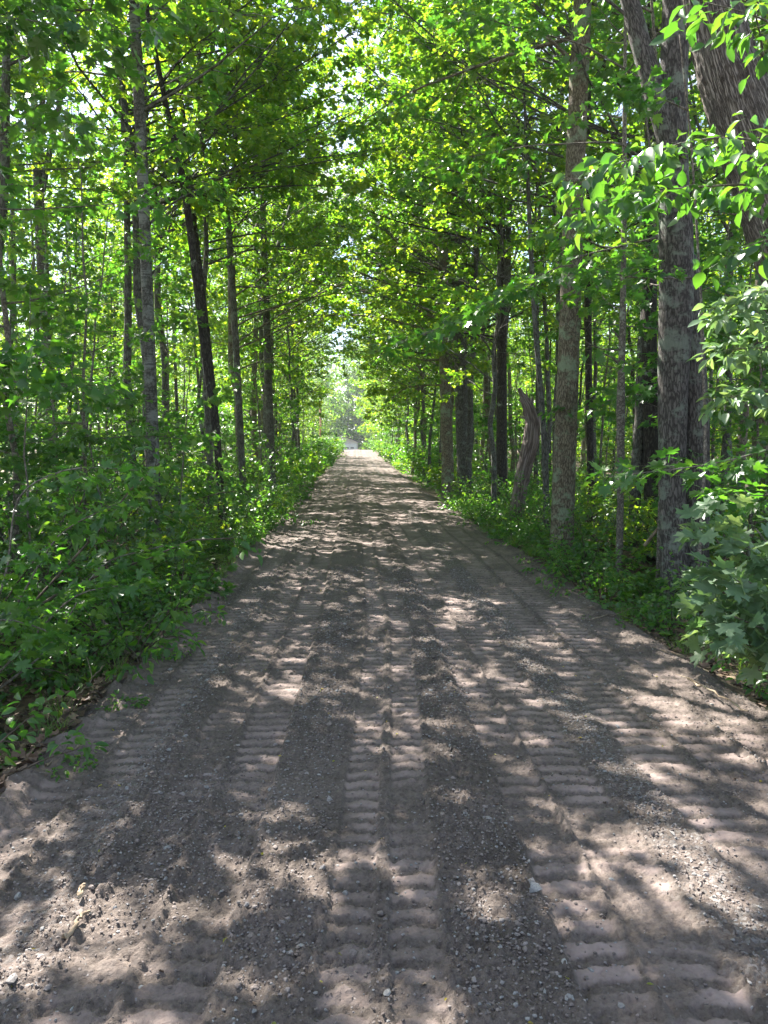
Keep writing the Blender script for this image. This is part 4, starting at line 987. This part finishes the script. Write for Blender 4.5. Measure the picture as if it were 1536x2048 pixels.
a=gp(1285,1220);b_=gp(1190,1262); stick('thin twig on the right bank in front of the double trunk',[(*a,.08),(*b_,.05)],.006)
P=[wp(1300,1095,8.3),wp(1335,1050,8.2),wp(1362,1018,7.9)]
tb=Tubes(); tb.add(np.array([p-P[0] for p in P]),[.02,.018,.015],7); tag(link('broken_branch',tb.mesh('broken_branch',M['stick']),loc=P[0]),'broken pale branch leaning against the double trunk from the left','branch')
def log(label,x,y,L,r,az,bark):
    tb=Tubes(); t=np.linspace(0,L,14); P=np.stack([t*math.cos(az),t*math.sin(az),.02*np.sin(t*2)],-1)
    gz=float(ground_at(x+L/2*math.cos(az),y+L/2*math.sin(az))[0])+r*.8
    tb.add(P,np.linspace(r,r*.6,14),14,rough=.006,seed=8); tag(link('fallen_log',tb.mesh('fallen_log',M[bark]),loc=(x,y,gz)),label,'log')
log('mossy fallen log lying between the right bank trees',3.6,9.2,2.4,.09,.7,'bark_ash')
log('slim fallen log lying deep in the left undergrowth',-4.4,7.4,2.6,.07,2.2,'bark_grey')
# green sprig on the road
def sprig(label, px, py, seed, h=.12):
    x,y=gp(px,py); o=bpy.data.objects.new('green_sprig',None); C.objects.link(o); o.location=(x,y,float(ground_at(x,y)[0]))
    sm,fm=gen_shrub('sprig%d'%seed,seed,h,4,1.6,M['maple'],.028,3,'oval',tw_L=.03,side_L=.05,side_n=3)
    link('stem',sm,o); link('foliage',fm,o); tag(o,label,'plant')
sprig('small green sprig sprouting on the left side of the road beside a pale stick',130,1540,501)
sprig('tiny green weed on the left road berm under the dead branch',330,1325,504,.16)
sprig('flattened dark green leaf clump lying on the left of the road',245,1422,503,.10)

# ------------------------------------------------------------------ garage and pole at the end of the road
def box_mesh(name, boxes, mat):
    V=[];F=[]
    for (x0,x1,y0,y1,z0_,z1) in boxes:
        n=len(V); V+=[(x0,y0,z0_),(x1,y0,z0_),(x1,y1,z0_),(x0,y1,z0_),(x0,y0,z1),(x1,y0,z1),(x1,y1,z1),(x0,y1,z1)]
        F+=[(n,n+3,n+2,n+1),(n+4,n+5,n+6,n+7),(n,n+1,n+5,n+4),(n+1,n+2,n+6,n+5),(n+2,n+3,n+7,n+6),(n+3,n,n+4,n+7)]
    return mesh_from(name,V,np.array(F),mat)
Mw=plain_mat('pale_siding',(.62,.56,.55),.6,.06,2); Mt=plain_mat('white_trim',(.80,.80,.80),.5,.03); Mr=plain_mat('dark_shingle',(.06,.055,.055),.8,.2,20)
Mg=plain_mat('dark_glass',(.02,.022,.025),.08,.1)
gx,gy=-2.9,150.; gz=-.1
g=bpy.data.objects.new('garage',None); C.objects.link(g); g.location=(gx,gy,gz); tag(g,'small pale gabled garage at the far end of the road','garage')
hw,eh,ph,dp=3.25,2.45,3.75,7.
V=[(-hw,0,0),(hw,0,0),(hw,0,eh),(0,0,ph),(-hw,0,eh),(-hw,dp,0),(hw,dp,0),(hw,dp,eh),(0,dp,ph),(-hw,dp,eh)]
me=bpy.data.meshes.new('garage_wall'); me.from_pydata(V,[],[(0,1,2,3,4),(6,5,9,8,7),(1,6,7,2),(5,0,4,9),(2,7,8,3),(9,4,3,8)]); me.materials.append(Mw); link('wall',me,g)
def slab(sx):
    e=.35; k=(ph-eh)/hw; a=(0,ph+.03); b=(sx*(hw+e),eh-e*k+.03); th=.14
    V=[(a[0],-e,a[1]),(b[0],-e,b[1]),(b[0],dp+e,b[1]),(a[0],dp+e,a[1])]; V+= [(x,y,z+th) for x,y,z in V]
    me=bpy.data.meshes.new('roof'); me.from_pydata(V,[],[(0,1,2,3),(7,6,5,4),(0,4,5,1),(1,5,6,2),(2,6,7,3),(3,7,4,0)]); me.materials.append(Mr); return me
link('roof_slope',slab(1),g); link('roof_slope',slab(-1),g)
d=link('garage_door',box_mesh('garage_door',[(.55,2.9,-.06,-.003,0,2.0)],Mt),g)
link('door_frame',box_mesh('door_frame',[(.42,.55,-.09,-.003,0,2.13),(2.9,3.03,-.09,-.003,0,2.13),(.55,2.9,-.09,-.003,2.0,2.13)],plain_mat('door_trim',(.72,.74,.78),.5,.02)),g)
link('window',box_mesh('window',[(.85,1.55,-.075,-.061,1.18,1.45)],Mg),d); link('window',box_mesh('window',[(1.85,2.5,-.075,-.061,1.18,1.45)],Mg),d)
link('gable_vent',box_mesh('gable_vent',[(.55,.72,-.12,-.003,2.35,2.62)],Mr),g)  # small dark vent in the gable wall, not a light
tb=Tubes(); pz=float(ground_at(-4.95,106)[0]); tb.add([(0,0,-.3),(.02,0,3),(-.03,0,6.6)],[.15,.14,.12],12)
pole=bpy.data.objects.new('utility_pole',None); C.objects.link(pole); pole.location=(-4.75,104,pz); tag(pole,'orange brown wooden utility pole showing through the trees left of the garage','pole')
Mp=plain_mat('creosote_wood',(.42,.22,.11),.8,.2,3)
tb2=tb.mesh('pole_shaft',Mp); link('shaft',tb2,pole)
tb=Tubes(); tb.add([(-.03,0,6.6),(-.03,0,6.85)],[.05,.03],8); link('insulator',tb.mesh('insulator',plain_mat('porcelain',(.6,.6,.62),.3)),pole)

# thin summer air
hz,hnt,hout=new_mat('haze_air'); hv=hnt.nodes.new('ShaderNodeVolumePrincipled'); hv.inputs['Density'].default_value=.0005; hv.inputs['Color'].default_value=(.86,.93,1,1); hv.inputs['Anisotropy'].default_value=.35
hnt.links.new(hv.outputs[0],hout.inputs['Volume'])
tag(link('haze',box_mesh('haze',[(-720,720,-320,1520,-3.2,27)],hz)),'faint bluish summer haze between the trees',kind='stuff')

# ------------------------------------------------------------------ world, sun, camera
SUN_EL, SUN_AZ = R(50), R(-38)     # azimuth measured from +Y toward +X
w=bpy.data.worlds.new('World'); sc.world=w; w.use_nodes=True; nt=w.node_tree
bg=nt.nodes['Background']; sky=nt.nodes.new('ShaderNodeTexSky'); sky.sky_type='NISHITA'; sky.sun_disc=False
sky.sun_elevation=SUN_EL; sky.sun_rotation=SUN_AZ
tc=N(nt,'ShaderNodeTexCoord'); mp=N(nt,'ShaderNodeMapping'); mp.inputs['Scale'].default_value=(1,1,2.2); nt.links.new(tc.outputs['Generated'],mp.inputs[0])
cn=N(nt,'ShaderNodeTexNoise'); cn.inputs['Scale'].default_value=2.6; cn.inputs['Detail'].default_value=7; cn.inputs['Roughness'].default_value=.55; nt.links.new(mp.outputs[0],cn.inputs['Vector'])
cr=ramp(nt,cn.outputs[0],[(.48,(0,0,0)),(.62,(1,1,1))])
skyc=mixc(nt,cr.outputs[0],sky.outputs[0],(4.2,4.3,4.4)); nt.links.new(skyc,bg.inputs[0]); bg.inputs[1].default_value=.070
sl=bpy.data.lights.new('sun','SUN'); sl.energy=5.0; sl.angle=R(.38); sl.color=(1,.94,.88)
so=bpy.data.objects.new('sun',sl); C.objects.link(so)
import mathutils
d=mathutils.Vector((math.sin(SUN_AZ)*math.cos(SUN_EL), math.cos(SUN_AZ)*math.cos(SUN_EL), math.sin(SUN_EL)))
so.rotation_euler=d.to_track_quat('Z','Y').to_euler(); so.location=(0,0,40)
cam=bpy.data.cameras.new('camera'); co=bpy.data.objects.new('camera',cam); C.objects.link(co); sc.camera=co
cam.sensor_fit='VERTICAL'; cam.sensor_height=24; cam.lens=F_PX/2048*24; cam.clip_end=4000; cam.clip_start=.05
co.location=(0,0,1.5); yaw=math.atan((768-VPX)/F_PX); pit=math.atan((1024-HZ)/F_PX)
co.rotation_euler=(R(90)-pit,0,-yaw)
sc.view_settings.view_transform='Standard'; sc.view_settings.look='None'; sc.view_settings.exposure=2.5; sc.view_settings.gamma=1
sc.cycles.max_bounces=10; sc.cycles.diffuse_bounces=5; sc.cycles.transmission_bounces=6; sc.cycles.glossy_bounces=3
sc.cycles.sample_clamp_indirect=8
sc.render.use_persistent_data=False
print('LEAF POLYS', sorted(STAT,key=lambda s:-s[1])[:14], 'objects', len(C.objects))
